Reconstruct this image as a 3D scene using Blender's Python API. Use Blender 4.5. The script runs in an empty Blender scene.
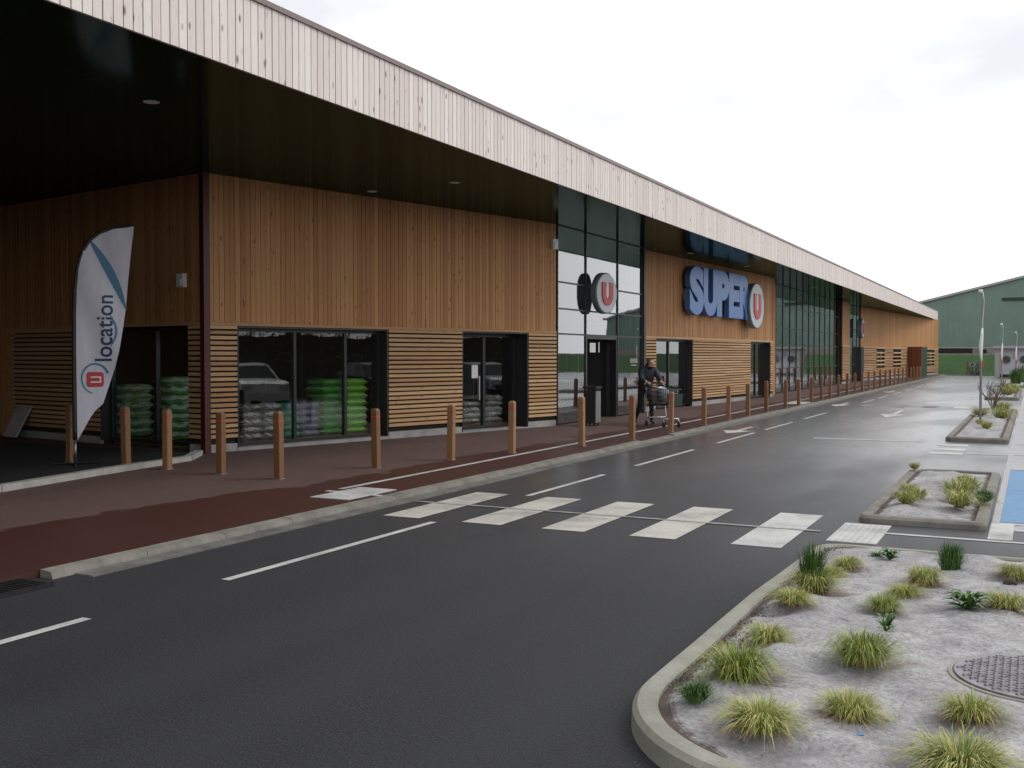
import bpy, math, random
from mathutils import Vector, Matrix, noise as mnoise
R = random.Random(11)
rad = math.radians
sc = bpy.context.scene
col = bpy.data.collections.new('place'); sc.collection.children.link(col)

# ------------------------------------------------------------------ mesh builder
class MB:
    def __init__(s): s.v=[]; s.f=[]; s.t=[]; s.m=[]
    def add(s, vs, fs, tone=(.5,.5,.5), mi=0):
        b=len(s.v); s.v+=[tuple(p) for p in vs]
        for f in fs: s.f.append(tuple(b+i for i in f)); s.t.append(tone); s.m.append(mi)
    def hexa(s, p, tone=(.5,.5,.5), mi=0):
        s.add(p,[(0,3,2,1),(4,5,6,7),(0,1,5,4),(1,2,6,5),(2,3,7,6),(3,0,4,7)],tone,mi)
    def box(s,x0,x1,y0,y1,z0,z1,tone=(.5,.5,.5),mi=0):
        s.hexa([(x0,y0,z0),(x1,y0,z0),(x1,y1,z0),(x0,y1,z0),(x0,y0,z1),(x1,y0,z1),(x1,y1,z1),(x0,y1,z1)],tone,mi)
    def fbox(s,fr,a0,a1,n0,n1,z0,z1,tone=(.5,.5,.5),mi=0):
        P=fr.p
        s.hexa([P(a0,n0,z0),P(a0,n1,z0),P(a1,n1,z0),P(a1,n0,z0),P(a0,n0,z1),P(a0,n1,z1),P(a1,n1,z1),P(a1,n0,z1)],tone,mi)
    def tube(s,pts,r,n=8,tone=(.5,.5,.5),mi=0,cap=True):
        if not isinstance(r,(list,tuple)): r=[r]*len(pts)
        pts=[Vector(p) for p in pts]; rings=[]
        for i,p in enumerate(pts):
            d=(pts[min(i+1,len(pts)-1)]-pts[max(i-1,0)]).normalized()
            a=Vector((0,0,1)) if abs(d.z)<.9 else Vector((1,0,0))
            u=d.cross(a).normalized(); w=d.cross(u)
            rings.append([p+(u*math.cos(k*2*math.pi/n)+w*math.sin(k*2*math.pi/n))*r[i] for k in range(n)])
        vs=[q for g in rings for q in g]; fs=[]
        for i in range(len(pts)-1):
            for k in range(n):
                fs.append((i*n+k,i*n+(k+1)%n,(i+1)*n+(k+1)%n,(i+1)*n+k))
        if cap:
            fs.append(tuple(range(n))[::-1]); fs.append(tuple((len(pts)-1)*n+k for k in range(n)))
        s.add(vs,fs,tone,mi)
    def poly(s,pts,thick,ax,tone=(.5,.5,.5),mi=0):
        """outline pts (3D, planar) extruded by vector ax"""
        n=len(pts); A=[Vector(p) for p in pts]; B=[p+Vector(ax)*thick for p in A]
        s.add(A+B,[tuple(range(n))[::-1],tuple(range(n,2*n))]+[(i,(i+1)%n,n+(i+1)%n,n+i) for i in range(n)],tone,mi)
    def build(s,name,mats,parent=None,smooth=False,off=None):
        me=bpy.data.meshes.new(name); me.from_pydata(s.v,[],s.f)
        if not isinstance(mats,(list,tuple)): mats=[mats]
        for m in mats: me.materials.append(m)
        at=me.color_attributes.new('tone','FLOAT_COLOR','CORNER')
        buf=[]
        for f,t in zip(s.f,s.t): buf+= [t[0],t[1],t[2],1.0]*len(f)
        at.data.foreach_set('color',buf)
        me.polygons.foreach_set('material_index',s.m)
        if smooth: me.polygons.foreach_set('use_smooth',[True]*len(s.f))
        me.update()
        return link(name,me,parent,off)
def link(name,me,parent=None,off=None):
    o=bpy.data.objects.new(name,me); col.objects.link(o)
    if parent is not None:
        o.parent=parent
        if off is not None: o.location=(-off[0],-off[1],-off[2])
    return o
class Frame:
    def __init__(s,A,B):
        s.A=Vector((A[0],A[1],0)); e=Vector((B[0]-A[0],B[1]-A[1],0)); s.L=e.length; s.e=e.normalized()
        s.n=Vector((s.e.y,-s.e.x,0))
    def p(s,a,n,z): q=s.A+s.e*a+s.n*n; return (q.x,q.y,z)
def empty(name,loc,rz=0):
    o=bpy.data.objects.new(name,None); col.objects.link(o); o.location=loc; o.rotation_euler=(0,0,rz); o.empty_display_size=.2; return o
def tag(o,label=None,cat=None,group=None,kind=None):
    if label: o['label']=label
    if cat: o['category']=cat
    if group: o['group']=group
    if kind: o['kind']=kind
    return o
def kids(o): return [c for c in col.objects if c.parent==o]
def copy_tree(o,parent=None):
    c=o.copy(); col.objects.link(c)
    if parent is not None: c.parent=parent
    for k in kids(o): copy_tree(k,c)
    return c
def struct(o): o['kind']='structure'; return o
def tn(): return (R.random(),R.random(),R.random())

# ------------------------------------------------------------------ materials
class NT:
    def __init__(s,name):
        s.m=bpy.data.materials.new(name); s.m.use_nodes=True; s.t=s.m.node_tree; s.n=s.t.nodes; s.b=s.n['Principled BSDF']; s.out=s.n['Material Output']
        s._tc=None
    def N(s,typ,**kw):
        o=s.n.new(typ)
        for k,v in kw.items():
            if k.startswith('i_'):
                key=k[2:].replace('_',' '); o.inputs[int(key) if key.isdigit() else key].default_value=v
            else: setattr(o,k,v)
        return o
    def L(s,a,b): s.t.links.new(a,b)
    def obj(s):
        if not s._tc: s._tc=s.N('ShaderNodeTexCoord')
        return s._tc.outputs['Object']
    def map(s,scale=(1,1,1),src=None,off=None):
        m=s.N('ShaderNodeMapping'); m.inputs['Scale'].default_value=scale
        s.L(src or s.obj(),m.inputs['Vector'])
        if off is not None: s.L(off,m.inputs['Location'])
        return m.outputs[0]
    def noise(s,scale,detail=4,rough=.55,vec=None,dist=0):
        o=s.N('ShaderNodeTexNoise'); o.inputs['Scale'].default_value=scale; o.inputs['Detail'].default_value=detail
        o.inputs['Roughness'].default_value=rough; o.inputs['Distortion'].default_value=dist
        s.L(vec or s.obj(),o.inputs['Vector']); return o.outputs['Fac']
    def ramp(s,fac,stops,interp='LINEAR'):
        o=s.N('ShaderNodeValToRGB'); cr=o.color_ramp; cr.interpolation=interp
        while len(cr.elements)<len(stops): cr.elements.new(.5)
        for e,(p,c) in zip(cr.elements,stops):
            e.position=p; e.color=(c,c,c,1) if isinstance(c,(int,float)) else (*c,1)
        s.L(fac,o.inputs[0]); return o.outputs[0]
    def mix(s,fac,a,b,mode='MIX'):
        o=s.N('ShaderNodeMix',data_type='RGBA',blend_type=mode)
        for k,v in ((0,fac),(6,a),(7,b)):
            if hasattr(v,'is_linked') or hasattr(v,'links'): s.L(v,o.inputs[k])
            else: o.inputs[k].default_value=v if k==0 else ((*v,1) if len(v)==3 else v)
        return o.outputs[2]
    def math(s,op,a,b=None,clamp=False):
        o=s.N('ShaderNodeMath',operation=op); o.use_clamp=clamp
        for k,v in ((0,a),(1,b)):
            if v is None: continue
            if isinstance(v,(int,float)): o.inputs[k].default_value=v
            else: s.L(v,o.inputs[k])
        return o.outputs[0]
    def tone(s):
        a=s.N('ShaderNodeAttribute',attribute_name='tone'); return a.outputs['Color']
    def sep(s,c):
        o=s.N('ShaderNodeSeparateColor'); s.L(c,o.inputs[0]); return o.outputs
    def bump(s,h,strength=.3,dist=.01):
        o=s.N('ShaderNodeBump'); o.inputs['Strength'].default_value=strength; o.inputs['Distance'].default_value=dist
        s.L(h,o.inputs['Height']); s.L(o.outputs[0],s.b.inputs['Normal'])
    def set(s,color=None,rough=None,metal=None,spec=None):
        for k,v in (('Base Color',color),('Roughness',rough),('Metallic',metal),('Specular IOR Level',spec)):
            if v is None: continue
            if hasattr(v,'links'): s.L(v,s.b.inputs[k])
            elif k=='Base Color': s.b.inputs[k].default_value=(*v,1)
            else: s.b.inputs[k].default_value=v
        return s.m
def plain(name,c,rough=.6,metal=0,spec=.5,var=.12,scale=14):
    t=NT(name); f=t.noise(scale,5,.6)
    cc=t.ramp(f,[(.3,tuple(x*(1-var) for x in c)),(.7,tuple(min(1,x*(1+var)) for x in c))])
    rr=t.ramp(f,[(.3,max(0,rough-.06)),(.7,min(1,rough+.06))])
    return t.set(cc,rr,metal,spec)
def wood(name,dark,light,stretch,knot=(.12,.05,.02),knots=.5,rough=.62,grey=None,streak=.5):
    t=NT(name); s=t.sep(t.tone())
    cb=t.N('ShaderNodeCombineXYZ'); 
    for i in range(3): t.L(t.math('MULTIPLY',s[1],37+11*i),cb.inputs[i])
    v=t.map(stretch,off=cb.outputs[0])
    g=t.noise(1,6,.62,v,.6)
    fine=t.noise(4.5,4,.7,v,.2)
    rnd=t.N('ShaderNodeObjectInfo').outputs['Random'] if name=='bollard_pine' else s[0]
    base=t.ramp(rnd,[(0,dark),(.55,tuple((a+b)/2 for a,b in zip(dark,light))),(1,light)])
    c=t.mix(t.math('MULTIPLY',g,streak),base,tuple(x*.55 for x in dark))
    c=t.mix(t.ramp(fine,[(.45,0),(.75,.3)]),c,tuple(x*.5 for x in dark))
    if grey: c=t.mix(t.ramp(t.noise(.7,5,.6),[(.35,0),(.7,.75)]),c,grey)
    k=t.N('ShaderNodeTexVoronoi',feature='F1'); k.inputs['Scale'].default_value=.55; t.L(t.map((17,17,7) if stretch[0]>stretch[2] else (7,7,17),off=cb.outputs[0]),k.inputs['Vector'])
    kk=t.math('MULTIPLY',t.ramp(k.outputs['Distance'],[(.10,knots),(.24,0)]),t.ramp(t.sep(k.outputs['Color'])[0],[(.45,0),(.6,1)]))
    c=t.mix(kk,c,knot)
    t.bump(fine,.25,.004)
    return t.set(c,rough,0,.35)
M={}
M['clad']=wood('vertical_larch',(.42,.19,.070),(.59,.315,.13),(14,14,1.1),(.10,.035,.012),.75,streak=.42)
M['fascia']=wood('weathered_larch',(.74,.65,.605),(.87,.795,.75),(14,14,1.2),(.16,.08,.05),.85,.7,streak=.25)
M['slat']=wood('slat_larch',(.48,.27,.125),(.70,.46,.26),(1.6,1.6,16),streak=.4)
M['postwood']=wood('bollard_pine',(.20,.095,.042),(.36,.20,.10),(16,16,1.6),rough=.55)
M['backing']=plain('slat_backing',(.02,.016,.012),.9)
M['anth']=plain('anthracite_frame',(.018,.019,.02),.4)
M['coping']=plain('coping_sheet',(.22,.165,.155),.4)
M['maroon']=plain('maroon_post',(.075,.014,.012),.45)
M['alu']=plain('pale_metal',(.42,.42,.42),.35,.8)
M['white']=plain('white_plastic',(.72,.72,.7),.45)
M['black']=plain('black_plastic',(.018,.018,.02),.5)
M['rubber']=plain('rubber',(.02,.02,.02),.75)
M['chrome']=plain('cart_chrome',(.55,.56,.58),.25,1)
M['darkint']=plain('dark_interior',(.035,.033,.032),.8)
M['intfloor']=plain('interior_floor',(.12,.11,.10),.35)
M['plinth']=plain('plinth_concrete',(.30,.29,.28),.85,var=.3,scale=3)
M['blue']=plain('sign_blue',(.085,.225,.56),.35,var=.05)
M['bluedark']=plain('sign_blue_side',(.06,.15,.36),.45)
M['signgrey']=plain('sign_face_grey',(.50,.54,.55),.35,var=.05)
M['signside']=plain('sign_drum_side',(.13,.17,.18),.4)
M['red']=plain('sign_red',(.50,.018,.03),.35,var=.05)
M['navy']=plain('print_navy',(.025,.06,.13),.6,var=.05)
M['teal']=plain('print_teal_blue',(.08,.22,.36),.6,var=.05)
M['rust']=wood('rust_boards',(.15,.045,.018),(.25,.08,.03),(14,14,1.4),rough=.6)
M['paper']=plain('paper',(.68,.68,.66),.8)
M['frontshade']=plain('shaded_front_green',(.02,.05,.035),.5)
M['redband']=plain('red_band',(.45,.06,.035),.45)
M['iron']=plain('cast_iron',(.23,.22,.235),.45,.3,var=.35,scale=9)
M['irond']=plain('cast_iron_grate',(.03,.03,.032),.5,.5)
# glass
def glassmat(name,ior,tint):
    t=NT(name); t.n.remove(t.b)
    fr=t.N('ShaderNodeFresnel'); fr.inputs['IOR'].default_value=ior
    tr=t.N('ShaderNodeBsdfTransparent'); tr.inputs['Color'].default_value=(*tint,1)
    gl=t.N('ShaderNodeBsdfGlossy'); gl.inputs['Roughness'].default_value=.012; gl.inputs['Color'].default_value=(.95,.97,.98,1)
    wob=t.N('ShaderNodeBump'); wob.inputs['Strength'].default_value=.05; wob.inputs['Distance'].default_value=.02
    t.L(t.noise(1.1,2,.4),wob.inputs['Height']); t.L(wob.outputs[0],gl.inputs['Normal'])
    ge=t.N('ShaderNodeNewGeometry'); fac=t.math('MULTIPLY',t.math('MULTIPLY',fr.outputs[0],1.75,True),t.math('SUBTRACT',1,ge.outputs['Backfacing']))   # both skins of the pane in the front one
    mx=t.N('ShaderNodeMixShader'); t.L(fac,mx.inputs[0]); t.L(tr.outputs[0],mx.inputs[1]); t.L(gl.outputs[0],mx.inputs[2]); t.L(mx.outputs[0],t.out.inputs[0]); return t.m
M['glass']=glassmat('window_glass',1.5,(.96,.975,.97))
M['facadeglass']=glassmat('coated_glass',2.05,(.86,.90,.89))
# glossy dark soffit
t=NT('soffit_lacquer'); f=t.noise(2.2,6,.7,t.map((1,3.2,1)),.8)
br=t.N('ShaderNodeTexBrick'); br.inputs['Scale'].default_value=1; br.offset=.5
for k,v in (('Color1',(1,1,1,1)),('Color2',(.86,.86,.86,1)),('Mortar',(.35,.35,.35,1)),('Mortar Size',.006),('Brick Width',2.4),('Row Height',1.2)): br.inputs[k].default_value=v
t.L(t.obj(),br.inputs['Vector'])
c=t.ramp(f,[(.35,(.004,.010,.006)),(.55,(.008,.026,.013)),(.75,(.012,.046,.022))])
c=t.mix(1.0,c,br.outputs['Color'],'MULTIPLY')
t.n.remove(t.b)
df=t.N('ShaderNodeBsdfDiffuse'); t.L(c,df.inputs['Color'])
gl=t.N('ShaderNodeBsdfGlossy'); gl.inputs['Color'].default_value=(.40,.50,.44,1); t.L(t.ramp(f,[(.3,.08),(.75,.16)]),gl.inputs['Roughness'])
fz=t.N('ShaderNodeFresnel'); fz.inputs['IOR'].default_value=1.3
mx=t.N('ShaderNodeMixShader'); t.L(fz.outputs[0],mx.inputs[0]); t.L(df.outputs[0],mx.inputs[1]); t.L(gl.outputs[0],mx.inputs[2]); t.L(mx.outputs[0],t.out.inputs[0])
M['soffit']=t.m
# asphalt
t=NT('wet_asphalt')
ag=t.N('ShaderNodeTexVoronoi',feature='F1'); ag.inputs['Scale'].default_value=95; t.L(t.obj(),ag.inputs['Vector'])
fine=t.noise(75,4,.8); big=t.noise(.22,5,.6,t.map((1.5,.55,1)),.6); mid=t.noise(2.2,5,.65)
c=t.ramp(fine,[(.30,(.002,.0022,.0028)),(.5,(.012,.0125,.015)),(.62,(.042,.043,.049)),(.72,(.14,.14,.145))])
c=t.mix(t.ramp(mid,[(.35,.0),(.75,.35)]),c,(.014,.014,.016))
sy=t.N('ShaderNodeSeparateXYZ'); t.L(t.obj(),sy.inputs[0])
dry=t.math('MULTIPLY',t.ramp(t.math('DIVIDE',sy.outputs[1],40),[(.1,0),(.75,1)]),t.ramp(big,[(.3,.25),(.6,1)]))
c=t.mix(t.math('MULTIPLY',dry,.6),c,(.10,.10,.107))  # base colour lightened with distance, standing in for the wet road's sky sheen
pud=t.ramp(big,[(.42,.42),(.58,.26)])
wv=t.N('ShaderNodeMapping'); wv.inputs['Scale'].default_value=(1,.02,1); t.L(t.obj(),wv.inputs['Vector'])
lane=t.noise(1.1,3,.5,wv.outputs[0]); c=t.mix(t.ramp(lane,[(.40,.0),(.62,.38)]),c,(.030,.031,.035))
spot=t.noise(.9,6,.72); c=t.mix(t.ramp(spot,[(.58,0),(.72,.5)]),c,(.011,.011,.012))
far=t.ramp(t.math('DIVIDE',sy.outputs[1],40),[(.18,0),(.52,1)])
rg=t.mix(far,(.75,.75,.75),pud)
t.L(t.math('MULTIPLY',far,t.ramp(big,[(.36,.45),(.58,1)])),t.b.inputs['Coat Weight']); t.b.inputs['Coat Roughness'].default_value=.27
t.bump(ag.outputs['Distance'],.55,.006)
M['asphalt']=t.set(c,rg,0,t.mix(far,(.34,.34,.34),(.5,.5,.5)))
def asph2(name,a,b,rough):
    t=NT(name); fine=t.noise(150,3,.7); mid=t.noise(1.3,5,.65)
    c=t.ramp(fine,[(.3,a),(.6,b),(.8,tuple(x*2.2 for x in b))]); c=t.mix(t.ramp(mid,[(.35,0),(.7,.45)]),c,a); t.bump(fine,.4,.004)
    return t.set(c,rough,0,.4)
M['asphdark']=asph2('old_asphalt',(.018,.018,.019),(.03,.03,.031),.8)
# red pavement with a rain-wetted outer strip
t=NT('red_pavement'); fine=t.noise(140,3,.7); mid=t.noise(.9,6,.65)
sy=t.N('ShaderNodeSeparateXYZ'); t.L(t.obj(),sy.inputs[0])
edge=t.math('ADD',t.math('ADD',sy.outputs[0],t.math('MULTIPLY',t.noise(.55,6,.62,t.map((1,.6,1))),2.0)),7.2); edge=t.math('ADD',edge,t.math('MULTIPLY',t.noise(2.6,5,.65,t.map((1,.45,1)),.5),.75))
edge=t.math('ADD',edge,t.math('MULTIPLY',t.math('MAXIMUM',t.math('SUBTRACT',11.5,sy.outputs[1]),0),.16))
wet=t.ramp(edge,[(.0,0),(.06,1)])
dryc=t.ramp(fine,[(.3,(.066,.036,.032)),(.55,(.115,.068,.060)),(.75,(.18,.13,.118))])
wetc=t.ramp(fine,[(.3,(.036,.0105,.008)),(.6,(.064,.020,.0145)),(.8,(.11,.046,.034))])
c=t.mix(wet,dryc,wetc); c=t.mix(t.ramp(mid,[(.4,0),(.75,.4)]),c,(.04,.022,.02))
t.bump(fine,.45,.004)
M['pave']=t.set(c,t.mix(wet,(.85,.85,.85),(.5,.5,.5)),0,.4)
def concrete(name,c0,dirt,rough=.8,moss=None):
    t=NT(name); a=t.noise(3,6,.7); b=t.noise(70,4,.7)
    c=t.ramp(a,[(.3,dirt),(.62,c0)]); c=t.mix(t.ramp(b,[(.35,.35),(.65,0)]),c,tuple(x*.55 for x in dirt))
    if moss: c=t.mix(t.ramp(t.noise(1.6,6,.7),[(.5,0),(.72,.6)]),c,moss)
    br=t.bump(b,.3,.004); return t.set(c,rough,0,.35)
M['kerb']=concrete('kerb_stone',(.25,.235,.205),(.13,.12,.105))
M['kerbmoss']=concrete('island_kerb',(.35,.345,.295),(.24,.235,.195),.85,(.20,.205,.15))
M['gutter']=concrete('gutter_stone',(.20,.19,.17),(.08,.08,.075),.7)
M['edging']=concrete('pale_edging',(.52,.50,.46),(.34,.33,.31))
M['concrete']=concrete('wall_concrete',(.34,.31,.28),(.20,.18,.16))
M['lot']=concrete('parking_concrete',(.42,.40,.405),(.27,.26,.27),.4)
def paint(name,c,wear,thr=.5):
    t=NT(name); a=t.noise(1.4,6,.7); b=t.noise(90,3,.75)
    w=t.math('ADD',t.math('MULTIPLY',a,.55),t.math('MULTIPLY',b,.5))
    cc=t.mix(t.ramp(w,[(thr-.04,0),(thr+.12,wear)]),c,(.06,.06,.06))
    cc=t.mix(t.ramp(t.noise(5,5,.7),[(.4,0),(.75,.35)]),cc,tuple(x*.6 for x in c))
    t.bump(b,.2,.003); return t.set(cc,.6,0,.4)
M['paint']=paint('white_road_paint',(.52,.515,.50),.7,.54)
M['paintold']=paint('cream_road_paint',(.50,.485,.43),.7,.53)
M['paintworn']=paint('worn_road_paint',(.42,.42,.42),.95,.42)
M['paintblue']=paint('blue_bay_paint',(.125,.26,.44),.4,.58)
M['joint']=plain('joint_strip',(.30,.29,.27),.7,var=.4,scale=6)
# geotextile
t=NT('geotextile'); a=t.noise(1.6,7,.68,None,.4); b=t.noise(40,5,.75); cfi=t.noise(9,6,.7); s=t.sep(t.tone())
wv=t.N('ShaderNodeTexVoronoi',feature='F1'); wv.inputs['Scale'].default_value=260; t.L(t.obj(),wv.inputs['Vector'])
c=t.ramp(a,[(.3,(.24,.23,.235)),(.5,(.42,.415,.415)),(.72,(.56,.555,.545))])
c=t.mix(t.ramp(cfi,[(.42,0),(.68,.6)]),c,(.22,.20,.215))
c=t.mix(t.ramp(b,[(.36,.55),(.56,0)]),c,(.12,.11,.11))
c=t.mix(t.ramp(t.math('ADD',s[0],t.math('MULTIPLY',t.math('SUBTRACT',cfi,.5),1.1)),[(.45,0),(.7,.9)]),c,(.085,.06,.045))
hh=t.math('ADD',t.math('MULTIPLY',cfi,.8),t.math('MULTIPLY',b,.35)); t.bump(hh,.75,.03)
M['geo']=t.set(c,.9,0,.2)
# vegetation
def blades(name,stops,rough=.5):
    t=NT(name); s=t.sep(t.tone()); c=t.ramp(s[0],stops); 
    t.b.inputs['Subsurface Weight'].default_value=0
    return t.set(c,rough,0,.35)
M['sedge']=blades('variegated_blades',[(0,(.10,.17,.03)),(.35,(.24,.30,.055)),(.6,(.44,.42,.13)),(.82,(.58,.52,.24)),(.9,(.24,.13,.055)),(1,(.13,.065,.03))])
M['greenblade']=blades('green_blades',[(0,(.02,.06,.012)),(.6,(.05,.12,.022)),(1,(.11,.19,.04))])
M['weed']=blades('weed_leaves',[(0,(.035,.10,.028)),(.6,(.075,.17,.05)),(1,(.16,.24,.08))])
M['twig']=plain('twig_bark',(.13,.085,.08),.8)
M['bark']=plain('tree_bark',(.07,.055,.04),.9)
M['leaf']=blades('tree_leaves',[(0,(.03,.055,.015)),(.5,(.06,.09,.025)),(1,(.11,.12,.05))],.6)
t=NT('bank_grass'); a=t.noise(.3,6,.7); b=t.noise(2.5,6,.75)
c=t.ramp(b,[(.3,(.010,.032,.006)),(.55,(.024,.072,.012)),(.75,(.045,.11,.022))]); c=t.mix(t.ramp(a,[(.4,0),(.7,.5)]),c,(.016,.046,.009)); t.bump(b,.8,.1)
M['bank']=t.set(c,.85,0,.2)
M['field']=M['asphdark']
M['greenclad']=plain('green_sheet',(.165,.245,.205),.45,.0,var=.1,scale=.4)
M['greenband']=plain('dark_sheet',(.012,.03,.025),.6)
M['laundry']=plain('kiosk_panel',(.50,.49,.53),.4,var=.06)
M['kframe']=plain('kiosk_frame',(.36,.35,.35),.6)
M['darkdoor']=plain('drum_door',(.03,.03,.045),.2)
M['greybush']=blades('grey_leaves',[(0,(.10,.14,.12)),(1,(.22,.27,.24))])
# people and goods
M['skin']=plain('skin',(.48,.27,.19),.5,var=.06)
M['hair']=plain('brown_hair',(.055,.032,.02),.6,var=.3,scale=60)
M['jacket']=plain('dark_jacket',(.020,.024,.034),.75,var=.25,scale=20)
M['trousers']=plain('dark_trousers',(.014,.014,.018),.8,var=.2)
M['shoe']=plain('shoe',(.06,.05,.05),.6)
M['bagwhite']=plain('white_bag',(.55,.53,.52),.6,var=.2)
M['baggrey']=plain('grey_bag',(.20,.21,.25),.6,var=.2)
M['totegreen']=plain('green_tote',(.035,.06,.05),.6)
M['pallet']=wood('pallet_wood',(.16,.10,.05),(.28,.19,.10),(2,2,9))
def sackmat(name,base,stripe,block):
    t=NT(name); tc=t.N('ShaderNodeTexCoord'); 
    s=t.N('ShaderNodeSeparateXYZ'); t.L(tc.outputs['Object'],s.inputs[0])
    br=t.N('ShaderNodeTexBrick'); br.inputs['Scale'].default_value=1
    for k,v in (('Color1',(0,0,0,1)),('Color2',(1,1,1,1)),('Mortar',(0,0,0,1)),('Mortar Size',.012),('Brick Width',.075),('Row Height',.055)): br.inputs[k].default_value=v
    cb=t.N('ShaderNodeCombineXYZ'); t.L(s.outputs[0],cb.inputs[0]); t.L(s.outputs[2],cb.inputs[1]); t.L(cb.outputs[0],br.inputs['Vector'])
    oi=t.N('ShaderNodeObjectInfo')
    nz=t.noise(3.2,2,.5,t.map((2,1,5),off=None))
    c=t.mix(t.ramp(nz,[(.48,0),(.52,1)]),base,stripe)
    near=t.ramp(t.math('ABSOLUTE',s.outputs[2]),[(.02,1),(.05,0)])
    c=t.mix(t.math('MULTIPLY',br.outputs['Color'],near),c,block)
    c=t.mix(t.ramp(t.noise(12,4,.7),[(.4,0),(.75,.35)]),c,tuple(x*.4 for x in base))
    return t.set(c,.38,0,.5)
M['sackcream']=sackmat('cream_black_sack',(.10,.10,.11),(.48,.45,.34),(.75,.73,.65))
M['sackteal']=sackmat('teal_sack',(.04,.28,.17),(.06,.38,.24),(.4,.5,.4))
M['sackgrey']=sackmat('grey_sack',(.16,.17,.23),(.22,.24,.3),(.7,.7,.7))
M['sackgreen']=sackmat('green_sack',(.045,.24,.04),(.11,.36,.08),(.45,.6,.35))
M['sacklime']=sackmat('lime_sack',(.14,.40,.035),(.26,.50,.07),(.5,.65,.4))
M['sackmix']=sackmat('green_white_sack',(.07,.38,.07),(.6,.66,.58),(.5,.55,.5))
t=NT('flag_cloth'); f=t.noise(6,4,.6,t.map((1,1,.3))); t.bump(f,.25,.02)
M['flag']=t.set(t.ramp(f,[(.3,(.62,.61,.68)),(.7,(.74,.73,.80))]),.8,0,.2)
M['carwhite']=plain('white_car_paint',(.70,.70,.70),.2,var=.03)
M['cardark']=plain('dark_car_paint',(.025,.028,.035),.18,var=.03)
M['carsilver']=plain('silver_car_paint',(.35,.36,.38),.22,.6,var=.03)
M['carglass']=plain('car_glass',(.012,.014,.016),.05)
M['headlight']=plain('headlight_lens',(.5,.5,.5),.1)
M['tail']=plain('tail_lens',(.35,.02,.015),.2)

# ------------------------------------------------------------------ setting: ground sheets
def sheet(name,pts,z,mat,nx=None):
    b=MB(); b.add([(x,y,z) for x,y in pts],[tuple(range(len(pts)))]); return struct(b.build(name,mat))
sheet('ground',[(-700,-500),(700,-500),(700,900),(-700,900)],-.03,M['field'])
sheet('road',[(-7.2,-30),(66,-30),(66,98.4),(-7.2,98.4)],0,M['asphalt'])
sheet('parking',[(-.38,11.6),(5.2,11.6),(5.2,88),(-.38,88)],.004,M['lot'])
sheet('blue_bay',[(-.30,12.15),(5.0,12.15),(5.0,17.75),(-.30,17.75)],.008,M['paintblue'])
for y in (12.05,17.85,20.4,22.9,25.4,27.9,30.4,32.9,35.4,37.9,40.4):
    sheet('bay_line',[(-.3,y-.05),(4.9,y-.05),(4.9,y+.05),(-.3,y+.05)],.0085,M['paint'])
sheet('bay_line',[(-.38,10.95),(-.16,10.95),(-.16,12.0),(-.38,12.0)],.010,M['paint'])
# pavement slab and the dark forecourt under the canopy
b=MB(); b.box(-45,-7.085,-30,103.5,-.02,.06); struct(b.build('pavement',M['pave']))
EDG=[(-10.9,-20),(-11.2,3),(-11.62,8.75),(-11.98,10.64),(-12.3,12.75),(-12.83,13.55)]
b=MB(); n=len(EDG); pts=[(x-.12,y) for x,y in EDG]+[(-44,13.55),(-44,-20)]
b.add([(x,y,.10) for x,y in pts],[tuple(range(len(pts)))]); struct(b.build('forecourt',M['asphdark']))
b=MB()
for i in range(n-1):
    (x0,y0),(x1,y1)=EDG[i],EDG[i+1]
    L=math.hypot(x1-x0,y1-y0); k=max(1,int(L/1.0))
    for j in range(k):
        a0,a1=j/k,(j+1)/k-.006/max(L,.1); fr=Frame((x0,y0),(x1,y1)); zz=.145+R.uniform(-.004,.004)
        b.fbox(fr,a0*L,a1*L,-.07,.07,.0,zz,tn())
struct(b.build('forecourt_kerb',M['edging']))
# road kerb and gutter
b=MB(); g=MB(); y=5.7
while y<98:
    L=1.0; zt=.070+R.uniform(-.003,.003) if (y<19 or y>21) else .04
    e=.006
    b.hexa([(-7.08,y,-.02),(-6.93,y,-.02),(-6.93,y+L-e,-.02),(-7.08,y+L-e,-.02),(-7.08,y,zt),(-6.955,y,zt-.012),(-6.955,y+L-e,zt-.012),(-7.08,y+L-e,zt)],tn())
    g.box(-6.925,-6.72,y+.2,y+L+.2-e,-.02,.014,tn()); y+=L
struct(b.build('kerb',M['kerb'])); struct(g.build('gutter',M['gutter']))
b=MB(); b.box(-7.115,-6.93,-30,3.9,-.02,.035); b.box(-6.925,-6.72,-30,3.9,-.02,.012); struct(b.build('gutter',M['gutter']))
# channel grate
o=empty('drain_grate',(-6.9,4.75,0)); tag(o,'black slotted drain grate at the road edge where the kerb begins','drain')
b=MB(); b.box(-.22,-.19,-.84,.78,0,.036); b.box(.16,.19,-.84,.78,0,.036); b.box(-.19,.16,-.84,.78,-.01,.004,mi=0)
b.build('frame',M['irond'],o)
b=MB()
for k in range(32): b.box(-.189,.159,-.82+k*.05,-.795+k*.05,.005,.034)
b.build('slots',M['irond'],o)
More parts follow.
